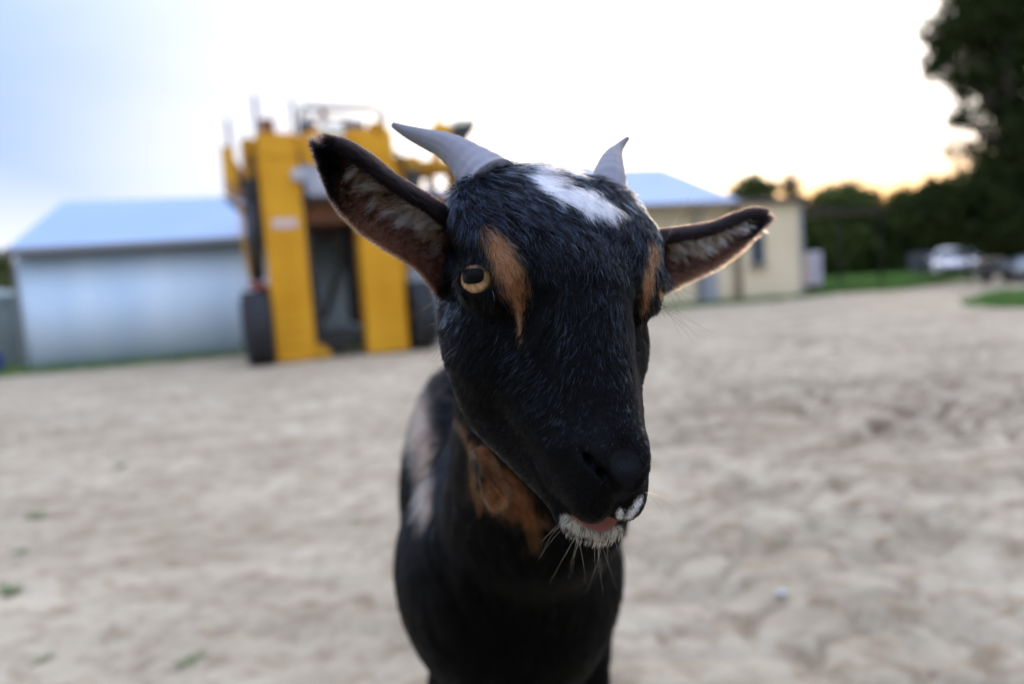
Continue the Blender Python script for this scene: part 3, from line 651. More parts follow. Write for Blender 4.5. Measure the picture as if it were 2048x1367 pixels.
# ------------------------------------------------------------------ small weeds and a pebble on the sand
mweed = noisy('weed_leaf', (.07, .12, .03), (.12, .18, .05), 20, .7)
for i, (x_, y_, s, lab) in enumerate(((72, 1040, .055, 'green weed tuft in the sand, halfway down the left edge'), (22, 1190, .05, 'green weed tuft in the sand nearest the left edge'),
        (75, 1300, .03, 'tiny yellow-green weed at the bottom left'), (380, 1318, .035, 'small weed at the bottom between the corner and the goat'),
        (240, 940, .05, 'low weed on the sand in front of the shed'), (715, 1042, .03, 'small weed beside the goat\'s shoulder'), (40, 1105, .035, 'thin weed just under the halfway tuft'))):
    g_ = ground_at(x_, y_); z_ = float(ground_z(np.array([g_[0]]), np.array([g_[1]]))[0])
    V, Fc = [], []
    for k in range(26):
        a = random.random()*6.283; l = s*(.5+random.random()*.9); ww = s*.11; h_ = l*(.2+.3*random.random())
        d_ = np.array([math.cos(a), math.sin(a), 0]); e_ = np.array([-d_[1], d_[0], 0]); o_ = np.array([random.gauss(0, s*.25), random.gauss(0, s*.25), -.004]); b0 = len(V)
        V += [o_-e_*ww*.4, o_+e_*ww*.4, o_+d_*l*.5+e_*ww+[0, 0, h_*.8], o_+d_*l*.5-e_*ww+[0, 0, h_*.8], o_+d_*l+[0, 0, h_*.75]]
        Fc += [(b0, b0+1, b0+2, b0+3), (b0+3, b0+2, b0+4)]
    o = mesh_obj('weed_tuft', V, Fc, mweed); o.location = (g_[0], g_[1], z_); tag(o, lab, 'weed', 'small weeds in the sand')
g_ = ground_at(1562, 1196); V, Fc = [], []
mb = MB(); mb.lathe([(.003, 0), (.016, .003), (.021, .010), (.017, .018), (.006, .023)], n=12)
o = mb.build('pebble', mat('pale_stone', (.42, .44, .47), .4), None, True); o.scale = (.8, .5, .5); o.location = (g_[0], g_[1], float(ground_z(np.array([g_[0]]), np.array([g_[1]]))[0]))
tag(o, 'pale bluish pebble on the trodden sand right of the goat', 'pebble')
# ------------------------------------------------------------------ the goat
# head frame in centimetres: x to the goat's left, y down the face towards the nose, z out of the forehead
_a, _b, _c = np.radians([-43.53, 19.5, -1.33]); HT = np.array([.0372, .0599, -.3661])
_Rx = np.array([[1, 0, 0], [0, math.cos(_a), -math.sin(_a)], [0, math.sin(_a), math.cos(_a)]])
_Ry = np.array([[math.cos(_b), 0, math.sin(_b)], [0, 1, 0], [-math.sin(_b), 0, math.cos(_b)]])
_Rz = np.array([[math.cos(_c), -math.sin(_c), 0], [math.sin(_c), math.cos(_c), 0], [0, 0, 1]])
HR = RC @ (_Rz@_Ry@_Rx) @ np.diag([1, -1, 1.0])            # head frame -> world (metres)
HO = CAM + RC @ HT
def h2w(p): return HO + (np.asarray(p, float)*.01) @ HR.T
def w2h(p): return (np.asarray(p, float)-HO) @ HR * 100
ROOT = np.array([-.03, .95, 0.0])
goat = thing('goat', ROOT, 0, 'black goat with tan face stripes, white tuft and grey horns standing close in front', 'goat')

def ell(p, c, r):
    q = (p-np.array(c))/np.array(r); k0 = np.sqrt((q*q).sum(-1)); k1 = np.sqrt(((q/np.array(r))**2).sum(-1))+1e-9
    return k0*(k0-1)/k1
def rc(p, a, b, ra, rb):
    a, b = np.array(a, float), np.array(b, float); ab = b-a
    t_ = np.clip(((p-a)@ab)/(ab@ab), 0, 1); d = p-a-t_[..., None]*ab
    return np.sqrt((d*d).sum(-1))-(ra+(rb-ra)*t_)
def smin(a, b_, k): h_ = np.clip(.5+.5*(b_-a)/k, 0, 1); return b_*(1-h_)+a*h_-k*h_*(1-h_)
def smax(a, b_, k): return -smin(-a, -b_, k)

GAZE = np.array([.68, .57, .46]); GAZE /= np.linalg.norm(GAZE)     # the way the goat's left eye opening faces
ER = 1.32; EYE = np.array([5.77, 1.57, -2.48])-1.38*GAZE       # eyeball radius and centre
# eye axes: g outwards, eu towards the nose-side corner, ev up
def eye_axes(s):
    g_ = GAZE*[s, 1, 1]; up = HR.T @ RC[:, 1]*1.0
    if s > 0: up = (HR.T @ RC[:, 1])*[-1, 1, 1]
    ev = up-g_*(up@g_); ev /= np.linalg.norm(ev); return g_, np.cross(ev, g_), ev

HEAD = [  # primitive kind, centre / ends, radii, blend
    ('cranium', 'e', [0.0, -3.11, -6.07, 6.01, 5.82, 4.55], 0),
    ('forehead', 'e', [0.0, -2.48, -1.82, 6.3, 5.19, 2.07], 1.2),
    ('horn seat', 'e', [3.1, -5.08, -3.14, 2.76, 1.73, 2.38], 1.2),
    ('nose bridge', 'r', [0.0, 2.39, -3.48, 0.0, 9.81, -4.87, 3.25, 1.79], 1.6),
    ('brow', 'e', [4.31, 0.52, -3.09, 1.34, 2.37, 1.79], 1.3),
    ('cheek', 'r', [3.03, 2.19, -6.73, 1.58, 9.51, -6.35, 2.23, 1.29], 2.0),
    ('jaw muscle', 'e', [3.52, 0.81, -7.92, 2.62, 4.25, 3.47], 1.8),
    ('jaw', 'r', [2.02, 3.43, -10.41, 0.91, 10.3, -8.35, 2.77, 1.70], 1.6),
    ('muzzle', 'e', [0.0, 10.48, -6.08, 2.22, 2.33, 2.09], 1.1),
    ('upper lip', 'e', [0.88, 11.65, -6.60, 1.3, 1.95, 1.62], 0.8),
    ('nostril wing', 'e', [0.95, 11.25, -4.62, 0.85, 1.25, 0.95], 0.7),
    ('nose pad', 'e', [0.0, 12.35, -5.1, 1.2, 0.66, 1.0], 0.7)]
def head_sdf(p):
    q = p.copy(); q[..., 0] = np.abs(q[..., 0]); d = None
    for nm, kd, v, k in HEAD:
        f = ell(q, v[:3], v[3:6]) if kd == 'e' else rc(q, v[:3], v[3:6], v[6], v[7])
        d = f if d is None else smin(d, f, k)
    d = d+.11                                                          # room for the coat
    # mouth gap, then chin and lower lip under it
    M_ = [(0, 14.1, -7.65), (.9, 13.6, -7.85), (1.6, 12.95, -7.92), (2.15, 11.95, -8.02), (2.6, 10.7, -8.05), (2.9, 9.2, -7.7)]
    R_ = [.20, .17, .14, .11, .08, .04]
    m_ = 9.0
    for k in range(5): m_ = np.minimum(m_, rc(q, M_[k], M_[k+1], R_[k], R_[k+1]))
    d = smin(d, ell(q, (0, 11.85, -8.72), (2.05, 1.7, .88)), .5)     # lower lip and chin
    d = smax(d, -m_, .30)
    d = smax(d, -rc(q, (0, 13.2, -5.4), (0, 14.0, -7.6), .08, .12), .18)  # philtrum
    # nostrils: comma slits running down and in
    N_ = np.array([(1.80, 10.95, -4.36), (1.52, 11.75, -4.40), (1.05, 12.42, -4.5), (.42, 12.97, -4.86)]); n_ = 9.0
    for k, (ra, rb) in enumerate(((.10, .24), (.24, .22), (.22, .09))): n_ = np.minimum(n_, rc(q, N_[k], N_[k+1], ra, rb))
    for k, r_ in ((1, .24), (2, .20)): n_ = np.minimum(n_, rc(q, N_[k], N_[k]+np.array([-.15, -1.2, -.45]), r_, r_*.8))
    d = smax(d, -n_, .14)
    # eyelids and socket
    e_ = q-EYE; g_, eu, ev = eye_axes(1)
    d = smin(d, np.sqrt((e_*e_).sum(-1))-1.45, .55)
    c_ = np.stack([e_@eu, e_@ev, e_@g_-1.5], -1)
    op = ell(c_, (0, -.03, 0), (.92, .76, 1.25))
    op = smin(op, ell(c_, (.80, -.22, 0), (.34, .16, .9)), .25); op = smin(op, ell(c_, (-.80, -.22, 0), (.34, .16, .9)), .25)
    d = smax(d, -op, .12)
    d = smax(d, -(np.sqrt((e_*e_).sum(-1))-ER+.02), .05)
    return d
HORN_R = (P(958, 358, .413), P(1217, 372, .432))
def body_sdf(p):                                                    # world metres
    d = rc(p, P(1090, 590, .500), P(1078, 980, .640), .058, .082)   # neck
    d = smin(d, rc(p, P(1090, 720, .60), P(1005, 930, .98), .050, .085), .05)    # crest to withers
    d = smin(d, rc(p, P(1018, 1110, .79), P(985, 985, 1.45), .114, .145), .06)   # barrel
    d = smin(d, ell(p, P(1018, 1165, .745), (.090, .10, .125)), .09)             # brisket
    d = smin(d, ell(p, P(900, 985, .92), (.062, .10, .105)), .03)                 # shoulder
    d = smin(d, ell(p, P(935, 870, 1.0), (.072, .12, .105)), .04)                 # withers
    d = smin(d, ell(p, P(1010, 930, 1.50), (.125, .16, .14)), .05)               # rump
    for px_, s in ((948, -1), (1128, 1)):                           # fore legs
        sh = P(px_, 1180, .86); el = P(px_+4*s, 1370, .84)
        kn = np.array([el[0], el[1]-.01, .29]); fe = np.array([kn[0], kn[1]+.015, .085]); ho = np.array([kn[0], kn[1]-.015, .03])
        d = smin(d, rc(p, sh, el, .062, .048), .04); d = smin(d, rc(p, el, kn, .044, .025), .02)
        d = smin(d, ell(p, kn, (.027, .028, .034)), .015)
        d = smin(d, rc(p, kn, fe, .021, .017), .015); d = smin(d, rc(p, fe, ho, .020, .021), .012)
    for s in (-1, 1):                                               # hind legs
        hp = P(1010+65*s, 960, 1.50); st = np.array([hp[0]+.02*s, hp[1]-.10, .52]); hk = np.array([hp[0]+.01*s, hp[1]+.07, .33]); fe = np.array([hk[0], hk[1]-.005, .09]); ho = fe+[0, -.03, -.055]
        d = smin(d, rc(p, hp, st, .10, .065), .05); d = smin(d, rc(p, st, hk, .055, .026), .03)
        d = smin(d, rc(p, hk, fe, .022, .017), .015); d = smin(d, rc(p, fe, ho, .020, .021), .012)
    d = smin(d, rc(p, P(1010, 840, 1.62), P(1010, 815, 1.70), .028, .012), .03)  # tail
    d = smin(d, rc(p, P(965, 900, .470), P(985, 985, .480), .007, .010), .036)             # loose throat skin
    return d
def goat_w(p):
    return smin(head_sdf(w2h(p))*.01, body_sdf(p), .030)

def surface_nets(fn, lo, hi, h, to_world):
    n = np.ceil((np.array(hi)-np.array(lo))/h).astype(int)+1
    ax = [lo[i]+h*np.arange(n[i]) for i in range(3)]
    f_ = np.empty(tuple(n), np.float32)
    for i in range(0, n[0], 16):                                    # by slabs, to keep memory small
        g3 = np.stack(np.meshgrid(ax[0][i:i+16], ax[1], ax[2], indexing='ij'), -1); f_[i:i+16] = fn(to_world(g3))
    s = f_ < 0
    acc = np.zeros(tuple(n-1)+(3,), np.float32); cnt = np.zeros(tuple(n-1), np.float32)
    sl = lambda o, k: slice(o, o+n[k]-1)
    for axis in range(3):
        o2 = [k for k in range(3) if k != axis]
        for u in (0, 1):
            for v in (0, 1):
                o = [0, 0, 0]; o[o2[0]] = u; o[o2[1]] = v; e = list(o); e[axis] = 1
                A_ = f_[sl(o[0], 0), sl(o[1], 1), sl(o[2], 2)]; B_ = f_[sl(e[0], 0), sl(e[1], 1), sl(e[2], 2)]
                c = (A_ < 0) != (B_ < 0); t_ = np.where(c, A_/(A_-B_+1e-12), 0)
                acc[..., axis] += np.where(c, t_, 0); acc[..., o2[0]] += np.where(c, u, 0); acc[..., o2[1]] += np.where(c, v, 0); cnt += c
    act = cnt > 0; ids = np.full(tuple(n-1), -1, np.int64); ids[act] = np.arange(act.sum())
    cell = np.argwhere(act); V = (acc[act]/cnt[act][:, None]+cell)*h+np.array(lo)
    Q = []
    for axis in range(3):
        a1, a2 = (axis+1) % 3, (axis+2) % 3
        e = [slice(None)]*3; e[axis] = slice(0, -1); g_ = [slice(None)]*3; g_[axis] = slice(1, None)
        c = s[tuple(e)] != s[tuple(g_)]; c = np.argwhere(c)
        c = c[(c[:, a1] > 0) & (c[:, a2] > 0) & (c[:, a1] < n[a1]-1) & (c[:, a2] < n[a2]-1)]
        st = s[tuple(c.T)]
        def at(d1, d2):
            k = c.copy(); k[:, a1] += d1; k[:, a2] += d2; return ids[tuple(k.T)]
        q = np.stack([at(-1, -1), at(0, -1), at(0, 0), at(-1, 0)], 1); q[~st] = q[~st][:, ::-1]; Q.append(q)
    return to_world(V), np.concatenate(Q)
# the head and upper neck are meshed finely, the rest of the body coarsely, and joined into one mesh
BLO, BHI = np.array([-8.5, -11.0, -14.0]), np.array([8.5, 15.2, 1.2])
Vh, Qh = surface_nets(goat_w, BLO, BHI, .14, h2w)
Vb, Qb = surface_nets(goat_w, (-.32, .40, -.01), (.26, 1.95, 1.02), .0085, lambda p: p)
def prune(V, Q, keep):
    Q = Q[keep[Q].all(1)]; u, inv = np.unique(Q, return_inverse=True); return V[u], inv.reshape(-1, 4)
for V_, Q_ in ((Vh, Qh), (Vb, Qb)):                               # make the faces look outwards
    c_ = V_[Q_].mean(1)[::37]; n_ = np.cross(V_[Q_[::37, 1]]-V_[Q_[::37, 0]], V_[Q_[::37, 2]]-V_[Q_[::37, 0]]); n_ /= np.linalg.norm(n_, axis=1)[:, None]+1e-12
    if (goat_w(c_+n_*.002) < goat_w(c_-n_*.002)).mean() > .5: Q_[:] = Q_[:, ::-1]
hv = w2h(Vb); inside = ((hv > BLO+1.2) & (hv < BHI-.6)).all(1)
Vb, Qb = prune(Vb, Qb, ~inside)

# ears: cupped sheets, black outside, rolled over along the top edge
def curve_at(pts, u):
    pts = np.array(pts, float); n = len(pts); t_ = np.linspace(0, 1, n)
    def cr(x):
        x = np.clip(x, 0, 1)*(n-1); i = np.minimum(x.astype(int), n-2); f = (x-i)[:, None]
        p0, p1, p2, p3 = pts[np.maximum(i-1, 0)], pts[i], pts[i+1], pts[np.minimum(i+2, n-1)]
        return .5*(2*p1+(p2-p0)*f+(2*p0-5*p1+4*p2-p3)*f**2+(3*p1-p0-3*p2+p3)*f**3)
    return cr(np.asarray(u, float))
EARS = {-1: dict(T=[(915, 440), (868, 404), (800, 362), (742, 318), (700, 292), (666, 283)], B=[(885, 600), (838, 538), (782, 500), (716, 455), (666, 395), (630, 292)], d0=.394, d1=.362),
        1: dict(T=[(1312, 466), (1368, 459), (1424, 450), (1466, 434), (1502, 423), (1524, 424)], B=[(1322, 585), (1372, 560), (1424, 535), (1470, 503), (1506, 466), (1533, 434)], d0=.425, d1=.462)}
PROF = np.array([(.20, -.15), (.13, -.19), (.06, -.15), (.0, -.03), (.03, .15), (.20, .30), (.48, .36), (.75, .24), (.92, .10), (1.0, .0)])
NU, NV = 46, 30
def ear_surface(s):
    E_ = EARS[s]; u = np.linspace(0, 1, NU); T, B = curve_at(E_['T'], u), curve_at(E_['B'], u); dp = E_['d0']+(E_['d1']-E_['d0'])*u
    pr = curve_at(PROF, np.linspace(0, 1, NV)); G = np.zeros((NU, NV, 3)); w_prev = None
    for i in range(NU):
        a_, b_ = P(*T[i], dp[i]), P(*B[i], dp[i]); wdt = np.linalg.norm(b_-a_); bk = ray((T[i][0]+B[i][0])/2, (T[i][1]+B[i][1])/2)
        wd2 = min(wdt, .034)
        roll = np.clip(1.1-u[i]*.35, 0, 1)
        for j in range(NV): G[i, j] = a_+(b_-a_)*pr[j, 0]+bk/np.linalg.norm(bk)*pr[j, 1]*wd2*roll
    return G
ear_grids = {}
Vs, Qs = [Vh, Vb], [Qh, Qb+len(Vh)]; off = len(Vh)+len(Vb); ear_ranges = {}
for s in (-1, 1):
    G = ear_surface(s); du = np.gradient(G, axis=0); dv = np.gradient(G, axis=1); nn = np.cross(du, dv); nn /= np.linalg.norm(nn, axis=2)[..., None]+1e-12
    # nn oriented towards the inside of the cup (towards the camera at mid-sheet)
    mid = nn[NU//2, int(NV*.65)]; sg = 1 if mid @ (CAM-G[NU//2, int(NV*.65)]) > 0 else -1
    nn = nn*sg; ear_grids[s] = (G, nn)
    In, Ou = G+nn*.0011, G-nn*.0011
    V_ = np.concatenate([In.reshape(-1, 3), Ou.reshape(-1, 3)]); I = np.arange(NU*NV).reshape(NU, NV); K = NU*NV
    q = np.stack([I[:-1, :-1], I[1:, :-1], I[1:, 1:], I[:-1, 1:]], -1).reshape(-1, 4)
    if sg < 0: q = q[:, ::-1]
    q2 = q[:, ::-1]+K
    rim = np.concatenate([I[:, 0], I[-1, 1:], I[-2::-1, -1], I[0, -2:0:-1]]); r2 = np.roll(rim, -1)
    q3 = np.stack([rim, r2, r2+K, rim+K], 1);
    if sg > 0: q3 = q3[:, ::-1]
    Vs.append(V_); Qs.append(np.concatenate([q, q2, q3])+off); ear_ranges[s] = (off, off+2*K); off += 2*K
GV, GQ = np.concatenate(Vs), np.concatenate(Qs)
bvh = BVHTree.FromPolygons([tuple(v) for v in GV[:len(Vh)+len(Vb)]], [tuple(map(int, q)) for q in np.concatenate(Qs[:2])])
def hit(x, y):
    """the point of the goat's surface seen at a place in the photograph"""
    d_ = Vector(ray(x, y)); d_.normalize(); l_, n_, i_, t_ = bvh.ray_cast(Vector(CAM), d_)
    return None if l_ is None else np.array(l_)
def seen(pts): return [h_ for h_ in (hit(*p) for p in pts) if h_ is not None]

# markings: strokes along the coat, each with half-width in metres, colour and softness
BLACK = np.array([.0025, .0026, .003]); TAN = np.array([.36, .19, .095]); WHITE = np.array([.88, .88, .88]); GREYT = np.array([.40, .285, .20])
CREAM = np.array([.50, .46, .35]); DTAN = np.array([.24, .105, .048]); PINK = np.array([.25, .10, .08])
STROKES = [
    ([(982, 470), (998, 505), (1018, 540)], .0055, TAN, .95), ([(1000, 500), (1020, 545), (1028, 575)], .0068, TAN, .95),
    ([(1030, 570), (1036, 610)], .0042, TAN, .95), ([(1036, 610), (1040, 650), (1044, 680)], .0016, TAN, .9),
    ([(1310, 490), (1303, 530), (1296, 565)], .0045, TAN, .95), ([(1296, 565), (1288, 610)], .0036, TAN, .95), ([(1288, 610), (1283, 650)], .0012, TAN, .9),
    ([(1058, 352), (1082, 376), (1132, 392), (1178, 412)], .0066, WHITE, .25), ([(1140, 388), (1176, 388), (1204, 412)], .0090, WHITE, .25), ([(1040, 340), (1070, 344)], .0036, WHITE, .5),
    ([(1105, 344), (1150, 346), (1180, 346)], .0056, WHITE, .4), ([(1222, 420), (1230, 430)], .0014, WHITE, .8), ([(1120, 366), (1135, 376)], .0022, WHITE, .6),
    ([(1280, 1000), (1270, 1018), (1260, 1034)], .0022, WHITE, .9), ([(1242, 1022), (1238, 1036)], .0016, WHITE, .6),
    ([(1130, 1040), (1165, 1064)], .0026, CREAM, 1.0), ([(1160, 1060), (1200, 1074), (1240, 1066)], .0024, CREAM, 1.0), ([(1225, 1062), (1244, 1058)], .0018, CREAM, 1.0),
    ([(862, 540), (872, 620)], .0032, DTAN, .8), ([(893, 745), (915, 810), (945, 880)], .0038, DTAN, .5), ([(945, 880), (995, 930), (1040, 970)], .0068, DTAN, .9),
    ([(945, 930), (950, 965), (985, 1010)], .0085, DTAN, 1.1), ([(985, 960), (1020, 1010)], .0100, DTAN, 1.1), ([(1030, 980), (1062, 1030)], .0105, DTAN, .9), ([(1060, 1030), (1064, 1078)], .0065, DTAN, 1.0),
    ([(868, 735), (850, 790), (845, 860)], .027, GREYT, .7), ([(856, 860), (858, 940), (864, 1000)], .018, GREYT, .6),
]
STROKE_PTS = []
for pts, r_, c_, soft in STROKES:
    hp = []
    for k in range(len(pts)-1):
        for t_ in np.linspace(0, 1, 6): hp += seen([(pts[k][0]+(pts[k+1][0]-pts[k][0])*t_, pts[k][1]+(pts[k+1][1]-pts[k][1])*t_)])
    STROKE_PTS.append(np.array(hp) if hp else np.full((1, 3), 99.0))
def coat_weights(p):
    """for each point, how strongly each marking claims it"""
    wts = np.zeros((len(p), len(STROKES)))
    nz_1 = vnoise(p*260, 3)*.55+vnoise(p*600, 5)*.35
    for k, (pts, r_, c_, soft) in enumerate(STROKES):
        S = STROKE_PTS[k]; d_ = np.full(len(p), 9.0)
        for s_ in S: d_ = np.minimum(d_, ((p-s_)**2).sum(1))
        d_ = np.sqrt(d_)/r_; wts[:, k] = np.clip((1.0+soft*.55-d_+nz_1*soft*.5)/(soft*1.1), 0, 1)
    return wts
def coat_colour(p, pick=True):
    col = np.tile(BLACK, (len(p), 1)); wt_ = coat_weights(p)
    for k in range(len(STROKES)):
        wk = wt_[:, k]
        if pick: wk = (rng.random(len(p)) < wk).astype(float)
        col = col*(1-wk[:, None])+STROKES[k][2]*wk[:, None]
    return col
mskin = attr_mat('goat_skin', 'col', .5, .05)
body = np_mesh('body', GV-ROOT, GQ, mskin, goat, True)
skin = coat_colour(GV, False)*.55
ph = w2h(GV)
lip = (np.abs(ph[:, 0]+.1) < 1.35) & (ph[:, 1] > 12.2) & (ph[:, 2] < -7.75) & (ph[:, 2] > -8.25+.12*ph[:, 0]**2)
skin[lip] = PINK*.7
padm = rc(ph, (0, 12.1, -4.3), (0, 13.0, -5.2), .85, .55) < 0; skin[padm] = np.array([.005, .005, .006])
q_ = ph.copy(); q_[:, 0] = np.abs(q_[:, 0]); Nn = np.array([(1.80, 10.95, -4.36), (1.52, 11.75, -4.40), (1.05, 12.42, -4.5), (.42, 12.97, -4.86)]); nd = np.minimum.reduce([rc(q_, Nn[k], Nn[k+1], .24, .24) for k in range(3)]); skin[nd < .10] = .001
skin[rc(ph, (0, 13.2, -5.4), (0, 14.0, -7.6), .12, .15) < .08] = .002
for s in (-1, 1):
    lo, hi = ear_ranges[s]; K = NU*NV; J = np.tile(np.linspace(0, 1, NV), NU); U = np.repeat(np.linspace(0, 1, NU), NV)
    brown = np.array([.10, .055, .038]); f_ = np.clip((J-.27)/.08, 0, 1)*np.clip((.86-U)/.10, 0, 1)
    skin[lo:lo+K] = BLACK*.8*(1-f_[:, None])+brown*f_[:, None]; skin[lo+K:hi] = np.array([.012, .009, .009])
ca = body.data.attributes.new('col', 'FLOAT_COLOR', 'POINT'); ca.data.foreach_set('color', np.c_[skin, np.ones(len(skin))].astype(np.float32).ravel())

# eyes: amber with a level, bar-shaped pupil
meye = attr_mat('amber_eye', 'col', .3, .05, .07)
for s in (-1, 1):
    nph, nth = 256, 200; c0 = EYE*[s, 1, 1]; g_, eu, ev = eye_axes(s)
    th, phi = np.meshgrid(np.linspace(.002, math.pi-.002, nth), np.linspace(0, 2*math.pi, nph, endpoint=False), indexing='ij')
    X, Y, Z = np.sin(th)*np.cos(phi), np.sin(th)*np.sin(phi), np.cos(th)
    # the line of sight sits a little behind and above the middle of the lid opening
    look = np.array([.74*s, .44, .50]); look /= np.linalg.norm(look); b1 = eu-look*(eu@look); b1 /= np.linalg.norm(b1); b2 = np.cross(look, b1)
    rr = ER*(1+.05*np.exp(-(th/.55)**2))
    Vv = h2w(c0+(X[..., None]*b1+Y[..., None]*b2+Z[..., None]*look)*rr[..., None]).reshape(-1, 3)
    I = np.arange(nth*nph).reshape(nth, nph); q = np.stack([I[:-1], np.roll(I, -1, 1)[:-1], np.roll(I, -1, 1)[1:], I[1:]], -1).reshape(-1, 4)
    x_, y_ = X*ER, Y*ER; pup = np.maximum(np.abs(x_)/.56, np.abs(y_)/.36); pu = ((np.abs(x_)/.66)**3.2+(np.abs(y_+.03*np.cos(x_*3))/.40)**3.2)
    r2 = np.sqrt(x_**2+y_**2)
    streak = .85+.25*vnoise(np.stack([np.cos(phi)*7, np.sin(phi)*7, r2*1.5], -1), 4)
    iris = np.array([.42, .255, .12]); c_ = iris*streak[..., None]*(1-.35*np.clip((r2-.70)/.3, 0, 1))[..., None]
    c_ = c_*(1-.35*np.exp(-((pu-1.4)/.6)**2))[..., None]
    c_ = np.where((r2 > 1.12)[..., None] | (Z < .2)[..., None], np.array([.035, .022, .018]), c_)
    c_ = c_*(1-.75*np.clip((r2-.74)/.22, 0, 1)**1.5)[..., None]*(1-.35*np.clip((y_-.15)/.5, 0, 1))[..., None]  # dark limbal ring, plus lid shade painted into the upper iris and edge
    pk = np.clip((1.10-pu)/.22, 0, 1)[..., None]; c_ = c_*(1-pk)+np.array([.0008, .0008, .0012])*pk
    eo = np_mesh('eye', Vv-ROOT, q, meye, goat, True)
    a_ = eo.data.attributes.new('col', 'FLOAT_COLOR', 'POINT'); a_.data.foreach_set('color', np.c_[c_.reshape(-1, 3), np.ones(nth*nph)].astype(np.float32).ravel())

# horns
mhorn = attr_mat('horn', 'col', .5, .3)
HORNS = [([(985, 372, .405), (958, 345, .412), (925, 314, .418), (892, 292, .424), (855, 279, .430), (820, 266, .434), (800, 257, .437), (787, 250, .440)], [60, 50, 36, 27, 20.5, 14, 9.5, 6]),
         ([(1212, 400, .428), (1217, 365, .434), (1221, 335, .445), (1226, 315, .455), (1236, 298, .464), (1246, 286, .470), (1255, 277, .474)], [42, 36, 28, 20.5, 12, 8, 5.5])]
for ctr, rad in HORNS:
    c_ = curve_at(ctr, np.linspace(0, 1, 60)); r_ = curve_at(np.array(rad)[:, None], np.linspace(0, 1, 60))[:, 0]
    pts = [P(*q) for q in c_]; r_ = [r_[i]*c_[i][2]/F_PX*(1+.016*math.sin(i*1.25)*(1-i/60)+.01*math.sin(i*2.9)) for i in range(60)]
    ho = MB().tube([p-ROOT for p in pts], r_, 40).build('horn', mhorn, goat, True)
    tt_ = np.repeat(np.linspace(0, 1, 60), 40); aa_ = np.tile(np.linspace(0, 2*math.pi, 40, endpoint=False), 60)
    st_ = vnoise(np.stack([np.cos(aa_)*7, np.sin(aa_)*7, tt_*2.5], -1), 5)*.5+vnoise(np.stack([np.cos(aa_)*16, np.sin(aa_)*16, tt_*7], -1), 6)*.35+.25*np.sin(tt_*75+2*vnoise(np.stack([np.cos(aa_)*2, np.sin(aa_)*2, tt_*3], -1), 8))*np.clip(1-tt_*1.7, 0, 1)
    hc0 = np.array([.165, .165, .182])*(1.12-.62*tt_**1.3)[:, None]*(1+.30*st_)[:, None]
    ha = ho.data.attributes.new('col', 'FLOAT_COLOR', 'POINT'); ha.data.foreach_set('color', np.c_[hc0, np.ones(len(hc0))].astype(np.float32).ravel())
# hooves
mhoof = noisy('hoof', (.02, .018, .016), (.05, .045, .04), 30, .6)
def foot_at(px_, s): el = P(px_+4*s, 1370, .84); return el[0], el[1]-.01-.015
feet = [foot_at(948, -1), foot_at(1128, 1)] + [(P(1010+65*s, 960, 1.5)[0]+.01*s, P(1010+65*s, 960, 1.5)[1]+.07-.005-.03) for s in (-1, 1)]
for x_, y_ in feet:
    mb = MB()
    for s in (-1, 1): mb.prism([(-.045, 0), (.024, 0), (.022, .042), (-.012, .044)], .021, 'X', (x_-ROOT[0]+(.002 if s > 0 else -.023), y_-ROOT[1], .002))
    mb.build('hoof', mhoof, goat)
# ------------------------------------------------------------------ fur
def curves_obj(name, pts, rad, colr, m, parent):
    n, k = pts.shape[:2]; hc = bpy.data.hair_curves.new(name); hc.add_curves([k]*n)
    hc.attributes['position'].data.foreach_set('vector', (pts-ROOT).astype(np.float32).ravel())
    a = hc.attributes.get('radius') or hc.attributes.new('radius', 'FLOAT', 'POINT'); a.data.foreach_set('value', rad.astype(np.float32).ravel())
    c = hc.attributes.new('col', 'FLOAT_COLOR', 'CURVE'); c.data.foreach_set('color', np.c_[colr, np.ones(n)].astype(np.float32).ravel())
    hc.materials.append(m); o = bpy.data.objects.new(name, hc); COL.objects.link(o); o.parent = parent; return o
def hair_mat(name, rough=.22):
    m = bpy.data.materials.new(name); m.use_nodes = True; t = m.node_tree; t.nodes.clear()
    o_ = N(t, 'ShaderNodeOutputMaterial'); h_ = N(t, 'ShaderNodeBsdfHairPrincipled'); h_.parametrization = 'COLOR'
    a = N(t, 'ShaderNodeAttribute'); a.attribute_name = 'col'
    h_.inputs['Roughness'].default_value = rough; h_.inputs['IOR'].default_value = 1.14; h_.inputs['Radial Roughness'].default_value = .45; h_.inputs['Random Roughness'].default_value = .3
    t.links.new(a.outputs['Color'], h_.inputs['Color']); t.links.new(h_.outputs[0], o_.inputs[0]); return m
mhair = hair_mat('fur')
tri = np.concatenate([GQ[:, [0, 1, 2]], GQ[:, [0, 2, 3]]]); nbody = len(Vh)+len(Vb)
tri = tri[(tri < nbody).all(1)]
p0, p1, p2 = GV[tri[:, 0]], GV[tri[:, 1]], GV[tri[:, 2]]
fn_ = np.cross(p1-p0, p2-p0); area = np.linalg.norm(fn_, axis=1)/2
vn = np.zeros_like(GV[:nbody])
for k in range(3): np.add.at(vn, tri[:, k], fn_)
vn /= np.linalg.norm(vn, axis=1)[:, None]+1e-12
ctr = (p0+p1+p2)/3; is_head = (tri < len(Vh)).all(1); hc_ = w2h(ctr)
